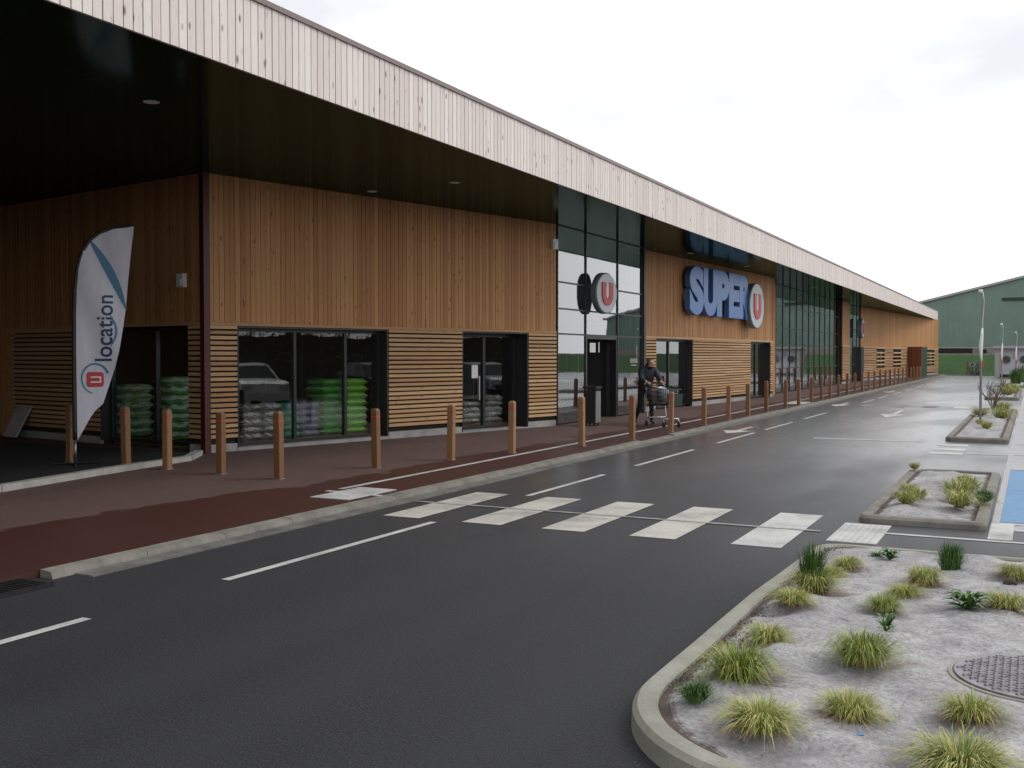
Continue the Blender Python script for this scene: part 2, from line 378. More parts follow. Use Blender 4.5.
# markings
def mark(name,pts,z=.004,mat='paint'): sheet(name,pts,z,M[mat])
def rect(name,x0,x1,y0,y1,z=.004,mat='paint'): mark(name,[(x0,y0),(x1,y0),(x1,y1),(x0,y1)],z,mat)
for y0,y1 in ((-3,.0),(1.8,4.95),(6.29,9.48),(11.78,14.4),(15.77,18.95),(20.6,23.7),(24.8,27.9),(29.5,32.9),(40.5,43.6),(45,48),(50,53),(55,58),(60,63),(66,69),(73,76),(80,83)):
    rect('lane_line',-5.735,-5.65,y0,y1)
for i,x in enumerate((-6.43,-5.43,-4.49,-3.54,-2.53)):
    sheet('crossing_stripe',[(x,9.62),(x+.47,9.62),(x+.47,11.80),(x,11.80)],.0045,M['paint' if i>3 else 'paintold'])
rect('joint_strip',-6.7,-1.9,10.69,10.75,.0085,'joint')
rect('lane_line',-1.3,5,10.86,10.94,.0045)
for y in (38.0,): 
    for x in (-6.4,-5.4,-4.4,-3.4,-2.4): sheet('crossing_stripe',[(x,y-.5),(x+.5,y-.5),(x+.5,y+1.0),(x,y+1.0)],.0045,M['paint' if x>-3 else 'paintworn'])
for y in (20.1,20.95,21.95): rect('crossing_stripe',-1.68,-1.12,y,y+.45)
rect('lane_line',-4.2,-2.0,22.7,22.9,.0042,'paintold'); rect('lane_line',-1.1,-.4,20.3,20.4,.0042)
def arrow(cx,y0,L,w,z=.005):
    mark('road_arrow',[(cx-.06*w,y0+L),(cx-.06*w,y0+L*.42),(cx-.35*w,y0+L*.42),(cx,y0),(cx+.35*w,y0+L*.42),(cx+.06*w,y0+L*.42),(cx+.06*w,y0+L)],z)
arrow(-3.75,31.2,4.2,1.1); arrow(-6.2,23.2,2.4,1.0); arrow(-6.15,37.2,3.0,1.0); arrow(-6.2,52,3,1.0)
def bike(cx,y):  # flattened cycle mark: two rings and a frame, painted on the lane
    pass
rect('pavement_line',-7.98,-7.88,10.9,72,.064,'paint'); rect('tactile_tail',-7.23,-7.1,10.55,10.65,.0645,'paint'); rect('pavement_line',-7.98,-7.5,10.62,10.72,.0645,'paint')
# tactile pads
def tactile(x0,x1,y0,y1,z):
    b=MB(); b.box(x0,x1,y0,y1,z-.02,z+.006)
    nx=int((x1-x0)/.06); ny=int((y1-y0)/.06)
    for i in range(nx):
        for j in range(ny):
            cx=x0+.03+i*.06; cy=y0+.03+j*.06; r=.016
            b.add([(cx-r,cy-r,z+.0061),(cx+r,cy-r,z+.0061),(cx+r,cy+r,z+.0061),(cx-r,cy+r,z+.0061),(cx-r*.5,cy-r*.5,z+.011),(cx+r*.5,cy-r*.5,z+.011),(cx+r*.5,cy+r*.5,z+.011),(cx-r*.5,cy+r*.5,z+.011)],[(4,5,6,7),(0,1,5,4),(1,2,6,5),(2,3,7,6),(3,0,4,7)])
    struct(b.build('tactile_paving',M['paint']))
tactile(-7.8,-7.24,10.1,11.15,.062); tactile(-1.76,-1.3,10.2,11.38,.002); tactile(-7.84,-7.2,37.0,38.9,.062)
# end strip of path, grass bank
b=MB(); b.box(-7.1,45,98.41,100.6,-.02,.05); struct(b.build('footpath',M['pave']))
b=MB(); nx,ny=120,14; vs=[]; fs=[]
for j in range(ny+1):
    for i in range(nx+1):
        x=-60+i*130/nx; u=j/ny; yy=100.7+u*17
        z=min(1.75,u*5.2*.6)+.1*mnoise.noise(Vector((x*.5,yy*.5,0)))+.06*mnoise.noise(Vector((x*2,yy*2,3)))
        if u==0: z=-.02
        vs.append((x,yy,z))
for j in range(ny):
    for i in range(nx): a=j*(nx+1)+i; fs.append((a,a+1,a+nx+2,a+nx+1))
b.add(vs,fs); struct(b.build('grass_bank',M['bank'],smooth=True))

# ------------------------------------------------------------------ planting islands
def rrect(x0,x1,y0,y1,rs,step=.12):
    """ccw outline; rs = radii for (x0y0, x1y0, x1y1, x0y1)"""
    out=[]; cs=[(x0,y0,180),(x1,y0,270),(x1,y1,0),(x0,y1,90)]; sg=[(1,1),(-1,1),(-1,-1),(1,-1)]
    for (cx,cy,a0),r,(sx,sy) in zip(cs,rs,sg):
        k=max(3,int(r*1.57/step))
        for i in range(k+1):
            a=rad(a0+90*i/k); out.append((cx+sx*r+r*math.cos(a),cy+sy*r+r*math.sin(a)))
    dense=[]
    for i,p in enumerate(out):
        q=out[(i+1)%len(out)]; d=math.hypot(q[0]-p[0],q[1]-p[1]); k=max(1,int(d/step))
        for j in range(k): dense.append((p[0]+(q[0]-p[0])*j/k,p[1]+(q[1]-p[1])*j/k))
    return dense
def isl_h(x,y):
    k=math.hypot(x-.05,y-5.98); k=max(0,min(1,(k-.44)/.14))
    return -.012*(1-k)+k*(.05*mnoise.noise(Vector((x*1.9,y*1.9,5)))+.034*mnoise.noise(Vector((x*4.3,y*6,1)))+.006*mnoise.noise(Vector((x*13,y*13,2))))
def island(x0,x1,y0,y1,rs,h=.13,w=.15,step=.12,rings=26,drop=None,mat='kerb'):
    hk=(lambda y:0) if drop is None else (lambda y:.075*max(0,min(1,(y-drop[0])/(drop[1]-drop[0]))))
    P=rrect(x0,x1,y0,y1,rs,step); n=len(P)
    nor=[]
    for i in range(n):
        a,c=P[i-1],P[(i+1)%n]; dx,dy=c[0]-a[0],c[1]-a[1]; l=math.hypot(dx,dy) or 1; nor.append((-dy/l,dx/l))
    prof=[(0,-.02),(.006,h-.03),(.03,h-.004),(.06,h),(w-.012,h),(w,h-.014),(w+.002,h-.1)]
    b=MB(); vs=[]; fs=[]
    for (d,z) in prof:
        vs+=[(p[0]+q[0]*d,p[1]+q[1]*d,(z if z<0 else max(.004,z-hk(p[1])))+(.004*mnoise.noise(Vector((p[0]*1.3,p[1]*1.3,z))))) for p,q in zip(P,nor)]
    for k in range(len(prof)-1):
        for i in range(n): j=(i+1)%n; fs.append((k*n+i,k*n+j,(k+1)*n+j,(k+1)*n+i))
    b.add(vs,fs); struct(b.build('island_kerb',M[mat],smooth=False))
    # joints: thin dark gaps between kerb stones
    # fabric sheet inside
    b=MB(); cx,cy=(x0+x1)/2,(y0+y1)/2; vs=[]
    hx,hy=(x1-x0)/2-w,(y1-y0)/2-w
    I=[(p[0]+q[0]*(w+.001),p[1]+q[1]*(w+.001)) for p,q in zip(P,nor)]
    m=min(hx,hy); 
    for k in range(rings+1):
        f=1-(k/rings)**1.6
        for (x,y) in I:
            # shrink towards the medial segment so rings keep their spacing
            tx=cx+max(-(hx-m),min(hx-m,x-cx)); ty=cy+max(-(hy-m),min(hy-m,y-cy))
            X=tx+(x-tx)*f; Y=ty+(y-ty)*f
            rim=max(0,1-(1-f)*m/.10)
            vs.append((X,Y,h-hk(Y)*.8-.035+.035*min(1,(1-f)*m/.3)+isl_h(X,Y)*(1-rim)))
    fs=[];ts=[]
    for k in range(rings):
        for i in range(n):
            j=(i+1)%n; fs.append((k*n+i,k*n+j,(k+1)*n+j,(k+1)*n+i)); ts.append(max(0,1-((k/rings)**1.6)*m/.11))
    for f,tt in zip(fs,ts): pass
    base=len(b.v); b.v+=vs
    for f,tt in zip(fs,ts): b.f.append(f); b.t.append((tt,.5,.5)); b.m.append(0)
    o=b.build('planting_bed',M['geo'],smooth=True); struct(o); return h
island(-1.78,3.6,3.97,9.95,(1.1,1.0,.3,.28),h=.115,w=.13,step=.06,rings=60,drop=(7.2,9.7),mat='kerbmoss')
island(-1.66,-.40,11.5,16.7,(.12,.12,.2,.3),.08,w=.13,step=.1)
island(-1.63,-.43,23.1,36.2,(.25,.12,.12,.25),.10,w=.13,step=.2,rings=12)
island(-1.75,-.5,45.2,57,(.25,.12,.12,.25),.13,step=.3,rings=8)
island(-1.8,-.3,63,80,(.25,.12,.12,.25),.13,step=.4,rings=8)
def bedz(x,y): return .115-.06*max(0,min(1,(y-7.2)/2.5))+isl_h(x,y)-.008

# ------------------------------------------------------------------ plants
def tuft_mesh(name,seed,nb,rad_,hgt,mat,up=.0,dead=.12,tones=(.0,.85)):
    q=random.Random(seed); b=MB()
    for i in range(nb):
        a=q.uniform(0,2*math.pi); ca,sa=math.cos(a),math.sin(a)
        isdead=q.random()<dead
        out=rad_*q.uniform(.35,1.05)*(1-up*q.random()); H=hgt*q.uniform(.4,1.15)*(1 if not isdead else .45)
        if isdead: out*=1.1
        r0=q.uniform(0,.22*rad_); w=q.uniform(.0017,.0038)*(1.3 if nb<500 else 1)
        tw=q.uniform(-.5,.5); ux,uy=-math.sin(a+tw),math.cos(a+tw)
        tone=(q.uniform(.88,1) if isdead else q.uniform(*tones),q.random(),0)
        segs=6; vs=[]; r0=q.uniform(0,.34*rad_)
        flop=q.random()>.33+.6*up
        th=q.uniform(2.1,3.0) if flop else q.uniform(1.1,2.0); out*=(1.0 if flop else .62); H*=(.78 if flop else 1.0); th=2.9 if isdead else th
        sway=q.uniform(-.3,.3)*out; a2=a+q.uniform(-.5,.5)
        for k in range(segs+1):
            u=k/segs; rr=out*u; z=max(.004,H*math.sin(u*th)/(1 if th>1.57 else math.sin(th)))
            ww=w*(1-u**2*.95); ox,oy=-sa*sway*u*u+r0*math.cos(a2),ca*sway*u*u+r0*math.sin(a2)
            vs+= [(ca*rr+ox-ux*ww,sa*rr+oy-uy*ww,z),(ca*rr+ox+ux*ww,sa*rr+oy+uy*ww,z)]
        b.add(vs,[(2*k,2*k+1,2*k+3,2*k+2) for k in range(segs)],tone)
    for i in range(int(nb*.12)):   # fallen brown blades lying round the foot
        a=q.gauss(.6,1.0); d=rad_*q.uniform(.5,1.15); L=rad_*q.uniform(.15,.4); a2=a+q.uniform(-1,1); x0,y0=d*math.cos(a),d*math.sin(a); w=.003
        b.add([(x0,y0,.006),(x0-w*math.sin(a2),y0+w*math.cos(a2),.007),(x0+L*math.cos(a2),y0+L*math.sin(a2),.012)],[(0,1,2)],(q.uniform(.88,1),q.random(),0))
    # woody base
    b.tube([(0,0,-.03),(0,0,.03)],[rad_*.2,rad_*.12],7,(.97,.5,0))
    o=b.build(name,mat); me=o.data; bpy.data.objects.remove(o); return me
SED=[tuft_mesh('sedge_tuft',s,1050,.285,.165+.02*(s%3),M['sedge'],dead=.08+.05*s,tones=(.12 if s%2 else 0,.87)) for s in range(5)]
SEDM=tuft_mesh('sedge_tuft',31,1050,.285,.20,M['sedge'],tones=(.0,.6))
GRS=tuft_mesh('grass_tuft',40,620,.19,.24,M['greenblade'],.6,.03,(0,1))
GRL=tuft_mesh('grass_tuft',41,520,.16,.11,M['greenblade'],.3,.05,(0,1))
FAR=[tuft_mesh('sedge_tuft',50+s,420,.34,.24,M['sedge']) for s in range(3)]
def weed_mesh(seed,nl,rad_,h):
    q=random.Random(seed); b=MB()
    for i in range(nl):
        a=q.uniform(0,6.28); L=rad_*q.uniform(.5,1.1); H=h*q.uniform(.2,1); w=L*q.uniform(.12,.2)
        ca,sa=math.cos(a),math.sin(a); vs=[]
        for k in range(6):
            u=k/5; ww=w*math.sin(math.pi*min(.97,.12+u*.88))*(1 if k%2 else .7); z=.006+H*math.sin(u*2.2)
            vs+=[(ca*L*u+sa*ww,sa*L*u-ca*ww,z+ww*.35),(ca*L*u,sa*L*u,z),(ca*L*u-sa*ww,sa*L*u+ca*ww,z+ww*.35)]
        fs=[]
        for k in range(5): fs+=[(3*k,3*k+1,3*k+4,3*k+3),(3*k+1,3*k+2,3*k+5,3*k+4)]
        b.add(vs,fs,(q.random(),q.random(),0))
    o=b.build('weed',M['weed']); me=o.data; bpy.data.objects.remove(o); return me
WD=[weed_mesh(3,60,.19,.16),weed_mesh(4,34,.085,.13),weed_mesh(5,40,.11,.09)]
def plant(name,me,x,y,s,label,cat,group=None,sz=None,z=None,rz=None):
    o=link(name,me); o.location=(x,y,bedz(x,y) if z is None else z); o.scale=(s,s,(sz or s)); o.rotation_euler=(0,0,R.uniform(0,6.28) if rz is None else rz)
    k=R.uniform(.88,1.12); o.scale=(s*k,s/k,(sz or s)*R.uniform(.85,1.12)); o.rotation_euler.x=R.uniform(-.09,.09); o.rotation_euler.y=R.uniform(-.09,.09)
    tag(o,label,cat,group); return o
G1='yellow green sedge tufts on the near planting island'
near=[(845,-1.33,8.72,.62,'small yellow sedge tuft at the far kerb corner of the near island'),
(831,-1.37,8.28,.5,'smallest pale sedge tuft just before the far corner of the near island'),
(801,-1.36,7.45,.85,'yellow sedge tuft with dark green grass growing up through it by the kerb'),
(780,-1.40,6.90,.66,'yellow sedge tuft against the kerb, second below the dark green grass'),
(754,-1.38,6.10,.68,'browning sedge tuft against the kerb at the middle of the near island'),
(719,-1.32,5.24,1.02,'large sedge tuft beside the kerb above the low green grass patch'),
(738,-1.08,4.60,.86,'yellow sedge tuft nearest the rounded kerb corner at the front'),
(853,-.80,5.80,.9,'lone sedge tuft in the middle of the grey fabric'),
(835,-.74,4.95,.76,'sedge tuft with a blue scrap lying at its foot'),
(920,-.70,8.12,.76,'topmost of the three sedge tufts in a diagonal row'),
(902,-.79,7.75,.62,'middle one of the three sedge tufts in a diagonal row'),
(880,-.86,7.15,.62,'lowest of the three sedge tufts in a diagonal row'),
(1008,-.12,8.8,.6,'brownish sedge tuft with a stone at the right edge of the near island'),
(1003,-.14,7.45,.8,'wide yellow sedge tuft behind the broad leaved weed'),
(969,-.24,5.13,.62,'sparse sedge tuft below the round manhole cover'),
(955,-.24,4.5,.95,'pale sedge tuft cut by the bottom edge in front')]
for i,(px,x,y,s,lab) in enumerate(near):
    plant('sedge_tuft',SEDM if px in (719,853,880) else SED[i%5],x,y,s*R.uniform(.82,.98),lab,'grass tuft',G1)
plant('grass_tuft',GRS,-1.40,7.5,.95,sz=1.35,label='tall dark green grass sprouting out of a yellow sedge tuft',cat='grass tuft')
plant('grass_tuft',GRS,-.58,8.95,1.0,'round dark green grass clump at the far end of the near island','grass tuft',sz=.8)
plant('grass_tuft',GRL,-1.42,4.78,.78,'low bright green grass patch inside the rounded kerb corner','grass tuft')
plant('weed',WD[0],-.36,7.3,.85,'dark green broad leaved weed in front of a yellow sedge','weed')
plant('weed',WD[1],-.77,6.5,1.0,'small bluish green weed alone on the grey fabric','weed')
plant('weed',WD[2],-1.06,9.2,1.0,'low green weed near the far kerb between sedge and grass','weed')
plant('weed',WD[2],-1.17,9.3,.6,'tiny dark weed beside the far kerb of the near island','weed')
b=MB(); b.tube([(0,0,0),(.02,.02,.02),(.055,.02,.03),(.09,.01,.01)],[.012,.032,.028,.01],7); o=b.build('stone',M['bark'],smooth=True); o.location=(-.18,8.55,bedz(-.18,8.55)+.005); tag(o,'grey stone resting against a brownish sedge tuft','stone')
b=MB(); b.add([(0,0,.012),(.05,.012,.02),(.062,.045,.006),(.02,.05,.022),(-.01,.03,.01)],[(0,1,3),(1,2,3),(0,3,4)]); b.add([(0,0,.009),(.05,.012,.017),(.062,.045,.003),(.02,.05,.019),(-.01,.03,.007)],[(3,1,0),(3,2,1),(4,3,0)])
o=b.build('plastic_scrap',M['paintblue']); o.scale=(.7,.7,.7); o.location=(-.68,4.72,bedz(-.68,4.72)); tag(o,'small pale blue plastic scrap beside a sedge tuft','litter')
# fallen debris on the bed: thin roots / seam
b=MB()
for (pts) in ([(-1.35,6.62),(-1.1,6.7),(-.85,6.62),(-.55,6.75),(-.3,6.6),(-.1,6.42)],[(-.25,5.2),(-.05,5.05),(.15,5.1)]):
    dn=[]
    for i in range(len(pts)-1):
        for k in range(8):
            u=k/8; x=pts[i][0]*(1-u)+pts[i+1][0]*u; y=pts[i][1]*(1-u)+pts[i+1][1]*u+.015*mnoise.noise(Vector((x*9,u*4,0))); dn.append((x,y,bedz(x,y)+.001))
    b.tube(dn,.006,5)
struct(b.build('fabric_seam',M['backing']))
b=MB(); q=random.Random(21)
for k in range(700):
    if q.random()<.6: y=q.uniform(4.9,9.4); x=-1.63+abs(q.gauss(0,.06))
    else: x=q.uniform(-1.3,.8); y=q.uniform(4.4,9.4)
    r_=q.uniform(.003,.011)*(1 if x<-1.4 else .8); z=bedz(x,y); a=q.uniform(0,6)
    b.add([(x+r_*math.cos(a+i*2.09),y+r_*math.sin(a+i*2.09),z-.003) for i in range(3)]+[(x,y,z+r_*.8)],[(0,1,3),(1,2,3),(2,0,3)],tn())
o=b.build('soil_crumbs',M['bark']); o['kind']='stuff'; tag(o,'dark soil crumbs and grit scattered over the grey fabric','grit')
# manhole
MX,MY=.05,5.98; mz=bedz(MX,MY)+.024
o=empty('manhole_cover',(MX,MY,mz)); tag(o,'round grey cast iron manhole cover with wavy relief set in fabric','manhole cover')
def disc(b,r0,r1,z0,z1,n=64,cap=True,tone=(.5,.5,.5)):
    vs=[(r0*math.cos(2*math.pi*k/n),r0*math.sin(2*math.pi*k/n),z0) for k in range(n)]+[(r1*math.cos(2*math.pi*k/n),r1*math.sin(2*math.pi*k/n),z1) for k in range(n)]
    fs=[(k,(k+1)%n,n+(k+1)%n,n+k) for k in range(n)]
    if cap: fs.append(tuple(range(n,2*n)))
    b.add(vs,fs,tone)
b=MB(); disc(b,.41,.41,-.06,.0); 
for i in range(-6,7):
    for j in range(-9,10):
        x=i*.072+(.036 if j%2 else 0); y=j*.044
        if math.hypot(x,y)>.37: continue
        pts=[(x-.033,y-.012),(x-.014,y+.006),(x+.006,y-.007),(x+.033,y+.012)]
        b.tube([(p[0],p[1],.001) for p in pts],.0095,6)
b.build('lid',M['iron'],o)
b=MB(); disc(b,.445,.44,-.06,-.008,cap=False); disc(b,.44,.42,-.008,-.008,cap=False); disc(b,.42,.42,-.008,-.05,cap=False); b.build('frame_ring',M['kerbmoss'],o)
# far beds
F2=[(-1.33,13.4,.8),(-1.19,12.96,.7),(-1.27,12.46,.9),(-.72,12.5,1.15),(-.78,13.3,1.2),(-.68,13.95,.9),(-.8,14.7,.7),(-1.55,16.3,.55)]
L2=['sedge tuft second from the near end, kerb side of the second island','small sedge tuft in the kerb side row of the second island','sedge tuft nearest the road corner of the second island','olive sedge tuft nearest the blue bay corner of the second island','tallest yellow sedge tuft on the second island','yellow sedge tuft behind the tallest one on the second island','small sedge tuft farthest along the middle of the second island','small tuft at the far road corner of the second island']
for i,((x,y,s),lab) in enumerate(zip(F2,L2)): plant('sedge_tuft',FAR[i%3],x,y,s*.75,lab,'grass tuft','sedge tufts on the second planting island',z=.11)
plant('grass_tuft',GRL,-.5,13.0,1.2,'green grass clump beside the blue bay kerb on the second island','grass tuft',z=.11)
F3=[(-.95,26.2,.7,'small sedge tuft at the near end of the third island'),(-1.15,27.6,.55,'low sedge tuft beside the thin pole on the third island'),(-.75,30.5,1.35,'large yellow sedge on the car park side of the third island'),(-1.3,31.5,1.1,'yellow sedge on the road side of the third island'),(-.85,35,1.3,'sedge at the far end of the third island')]
for i,(x,y,s,lab) in enumerate(F3): plant('sedge_tuft',FAR[i%3],x,y,s,lab,'grass tuft','sedge tufts on the third planting island',z=.11)
for i,(x,y,s,lab) in enumerate([(-1.0,48,1.5,'yellow sedge at the near end of the fourth island'),(-.8,51,1.7,'broad sedge in the middle of the fourth island'),(-1.1,55,1.5,'sedge at the far end of the fourth island')]): plant('sedge_tuft',FAR[i%3],x,y,s,lab,'grass tuft','sedge tufts on the fourth planting island',z=.11)
for i,(x,y,s,lab) in enumerate([(-.9,66,2.2,'green shrub tuft on the distant island before the white kiosk'),(-.6,71,2.4,'green shrub tuft closest to the white kiosk')]): plant('grass_tuft',GRS,x,y,s*1.5,lab,'shrub','green clumps before the kiosk',z=.1)
def twig_shrub(x,y,h,seed,label):
    q=random.Random(seed); b=MB(); l=MB()
    for i in range(16):
        a=q.uniform(0,6.28); sp=q.uniform(.15,.55); H=h*q.uniform(.6,1)
        p=[Vector((0,0,0)),Vector((math.cos(a)*sp*.3,math.sin(a)*sp*.3,H*.45)),Vector((math.cos(a)*sp*.75,math.sin(a)*sp*.75,H*.8)),Vector((math.cos(a+.3)*sp,math.sin(a+.3)*sp,H))]
        b.tube(p,[.011,.008,.005,.002],5)
        for k in range(4):
            c=p[1].lerp(p[3],q.uniform(.1,.9)); d=Vector((q.uniform(-.2,.2),q.uniform(-.2,.2),q.uniform(.1,.3))); b.tube([c,c+d*.6,c+d],[.007,.005,.002],4)
            e=c+d; s=.018
            l.add([e+Vector((-s,0,0)),e+Vector((0,-s*.6,s*.4)),e+Vector((s*1.4,0,0)),e+Vector((0,s*.6,s*.4))],[(0,1,2,3)],(q.random(),0,0))
    o=empty('bare_shrub',(x,y,.11)); b.add(l.v,l.f,(.5,.5,.5),1); b.build('stems',[M['twig'],M['weed']],o); tag(o,label,'shrub'); return o
twig_shrub(-1.05,33.6,.95,4,'leafless twiggy shrub near the far end of the third island')

# ------------------------------------------------------------------ bollards
bo=empty('wooden_bollard',(0,0,0))
b=MB(); H=.92; w=.053; c=.007
def oct_ring(w,c,z): return [(-w+c,-w,z),(w-c,-w,z),(w,-w+c,z),(w,w-c,z),(w-c,w,z),(-w+c,w,z),(-w,w-c,z),(-w,-w+c,z)]
def stack(b,rings,tone):
    vs=[p for r in rings for p in r]; n=8; fs=[]
    for i in range(len(rings)-1):
        for k in range(n): fs.append((i*n+k,i*n+(k+1)%n,(i+1)*n+(k+1)%n,(i+1)*n+k))
    fs.append(tuple((len(rings)-1)*n+k for k in range(n))); b.add(vs,fs,tone)
stack(b,[oct_ring(w,c,0),oct_ring(w,c,H-.03),oct_ring(w-.022,c,H)],(.5,.3,0))
b.build('post',M['postwood'],bo)
b=MB(); stack(b,[oct_ring(w+.0025,c,H-.135),oct_ring(w+.0025,c,H-.118)],(.5,.5,0)); b.build('band',M['redband'],bo)
b=MB(); b.box(-.064,.064,-.064,.064,0,.012); b.build('base_plate',M['alu'],bo)
PB=[(-13.5,11.45,.10,'bollard on the dark forecourt partly hidden by the feather flag'),(-12.38,11.53,.10,'bollard on the dark forecourt just right of the feather flag'),(-11.63,11.62,.06,'bollard at the end of the pale forecourt kerb'),
(-10.49,11.52,.06,'bollard in front of the maroon corner post'),(-9.34,11.41,.06,'nearest bollard, in front of the left shop window'),(-8.93,13.19,.06,'bollard before the right edge of the left shop window'),(-8.52,14.75,.06,'bollard before the slats left of the double door'),(-8.17,16.28,.06,'bollard before the slats right of the double door'),(-7.62,18.13,.06,'bollard before the left pane of the tall glass entrance'),(-7.25,19.87,.06,'bollard just left of the person with the cart'),(-6.98,21.54,.06,'bollard standing in front of the shopping cart'),(-6.93,23.9,.06,'first bollard right of the shopping cart'),(-6.83,25.7,.06,'second bollard right of the shopping cart'),(-6.78,27.5,.06,'bollard before the narrow window under the round end of the blue sign'),(-6.74,29.45,.06,'bollard just right of the narrow window under the blue sign')]
# stand them behind the kerb where the row runs along the road
PB=[(x,y,z,l) if x<-7.25 else (-7.25,y*7.25/abs(x),z,l) for x,y,z,l in PB]
ys=[31.32,33.27,35.35,37.2,38.9,40.75,42.8,44.74,46.84,48.82,50.76,52.66,54.71,56.57,58.42,60.25,62.39,64.46,66.67,68.5,70.3,72.1]
ords=['first','second','third','fourth','fifth','sixth','seventh','eighth','ninth','tenth','eleventh','twelfth','thirteenth','fourteenth','fifteenth','sixteenth','seventeenth','eighteenth','nineteenth','twentieth','twenty-first','last']
for y,od in zip(ys,ords): PB.append((-7.22,y*7.22/6.6,.06,'%s wooden bollard of the row along the long glass front and beyond'%od))
for i,(x,y,z,l) in enumerate(PB):
    o=bo if i==0 else copy_tree(bo)
    o.location=(x,y,z-.002); o.rotation_euler=(R.uniform(-.015,.015),R.uniform(-.015,.015),R.uniform(-.08,.08)); o.scale=(1,1,R.uniform(.97,1.03))
    tag(o,l if l.startswith(('bollard','nearest','first b','second b')) and False else ('wooden '+l if 'wooden' not in l else l),'bollard','wooden bollards with a red band')
o=copy_tree(bo); o.location=(-5.2,99.5,.05); o.scale=(1.3,1.3,1.35); tag(o,'lone wooden bollard in front of the grass bank','bollard','wooden bollards with a red band')

# ------------------------------------------------------------------ the store
ZS=4.95; ZC=2.36
ROOT=(-12,30,0)
store=empty('store_building',ROOT); tag(store,'long low timber clad supermarket with deep overhanging canopy','store')
def part(b,name,mat,parent=None,smooth=False):
    if parent is None: return b.build(name,mat,store,smooth,ROOT)
    return b.build(name,mat,parent,smooth)
Cn=(-12.95,13.85)
W1=Frame(Cn,(-10.4,23.1)); WS=Frame((-30.6,17.0),Cn)   # side wall runs left of the corner; its s grows towards the corner
LS=WS.L
GA=Frame((-10.4,23.1),(-10.4,29.3)); W2=Frame((-10.6,29.45),(-9.6,42.9)); GB=Frame((-10.3,46.6),(-10.3,63.4)); W3=Frame((-10.1,63.4),(-10.1,66.1)); GC=Frame((-10.35,66.1),(-10.35,72.0)); W4=Frame((-10.3,72.05),(-7.75,101))
def boards(b,fr,s0,s1,z0,z1,w=.135,n0=0.,th=.022,gap=.008):
    s=s0
    while s<s1-.02:
        ww=min(w*R.uniform(.96,1.04),s1-s); b.fbox(fr,s,s+ww-gap,n0-.01,n0+th+R.uniform(0,.005),z0,z1,tn()); s+=ww
def clad(fr,s0,s1,z0=ZC,z1=ZS-.002,w=.108):
    b=MB(); boards(b,fr,s0,s1,z0,z1,w); part(b,'wall_cladding',M['clad'])
    b=MB(); b.fbox(fr,s0,s1,-.20,-.012,z0,z1); part(b,'wall_core',M['backing'])
def trim(fr,s0,s1):
    b=MB(); b.fbox(fr,s0,s1,-.02,.055,ZC-.055,ZC-.003,tn()); part(b,'trim_board',M['slat'])
def slats(fr,s0,s1,z0=.24,z1=ZC-.06,pitch=.092,h=.060,back=True,base=True):
    b=MB(); z=z1-h
    while z>z0-.001:
        s=s0
        while s<s1-.01:
            L=min(R.uniform(2.2,4.2),s1-s)
            if s1-(s+L)<.5: L=s1-s
            b.fbox(fr,s,s+L-.002,.0,.045+R.uniform(0,.004),z+R.uniform(-.003,.003),z+h,tn()); s+=L
        z-=pitch
    part(b,'slat_cladding',M['slat'])
    if back:
        b=MB(); b.fbox(fr,s0,s1,-.2,-.035,.05,z1); part(b,'wall_core',M['backing'])
    if base:
        b=MB(); b.fbox(fr,s0,s1,-.034,.03,.05,.20); part(b,'plinth',M['plinth'])
def window(fr,s0,s1,z0,z1,mull,rec=.22,trans=(),fw=.06,name='window',nf=None,pw=None,panes=True):
    """framed glazing set back in the wall: frame mesh with panes as sub-parts"""
    nb=-rec
    b=MB(); xs=[s0]+list(mull)+[s1]; zs=[z0]+list(trans)+[z1]
    b.fbox(fr,s0,s0+fw,nb-.04,nb+.05,z0,z1); b.fbox(fr,s1-fw,s1,nb-.04,nb+.05,z0,z1)
    b.fbox(fr,s0+fw,s1-fw,nb-.04,nb+.05,z0,z0+fw); b.fbox(fr,s0+fw,s1-fw,nb-.04,nb+.05,z1-fw,z1)
    for m in mull: b.fbox(fr,m-fw/2,m+fw/2,nb-.039,nb+.049,z0+fw,z1-fw)
    for q in trans:
        for i in range(len(xs)-1):
            a0=xs[i]+(fw if i==0 else fw/2); a1=xs[i+1]-(fw if i==len(xs)-2 else fw/2); b.fbox(fr,a0,a1,nb-.03,nb+.042,q-.025,q+.025)
    if rec>.05:   # reveal boards
        b.fbox(fr,s0-.03,s0-.001,nb,.03,z0,z1); b.fbox(fr,s1+.001,s1+.03,nb,.03,z0,z1); b.fbox(fr,s0-.03,s1+.03,nb,.03,z1+.001,z1+.03)
    o=part(b,name,M['anth'])
    if panes:
        for i in range(len(xs)-1):
            for j in range(len(zs)-1):
                a0=xs[i]+(fw if i==0 else fw/2); a1=xs[i+1]-(fw if i==len(xs)-2 else fw/2)
                q0=zs[j]+(fw if j==0 else .025); q1=zs[j+1]-(fw if j==len(zs)-2 else .025)
                g=MB(); g.fbox(fr,a0,a1,nb-.006,nb+.006,q0,q1); part(g,'pane',M['glass'],o)
    return o
# -- side wall (towards the left)
S=lambda a: LS-a
clad(WS,0,LS-.07)
slats(WS,S(6.5),S(3.22)); slats(WS,S(.42),LS-.07)
b=MB(); boards(b,WS,0,S(6.5),.05,ZC-.002); part(b,'wall_cladding',M['clad']); b=MB(); b.fbox(WS,0,S(6.5),-.2,-.012,.05,ZC); part(b,'wall_core',M['backing'])
trim(WS,S(6.5),LS-.07)
window(WS,S(3.2),S(.44),.13,ZC-.07,[S(1.72)])
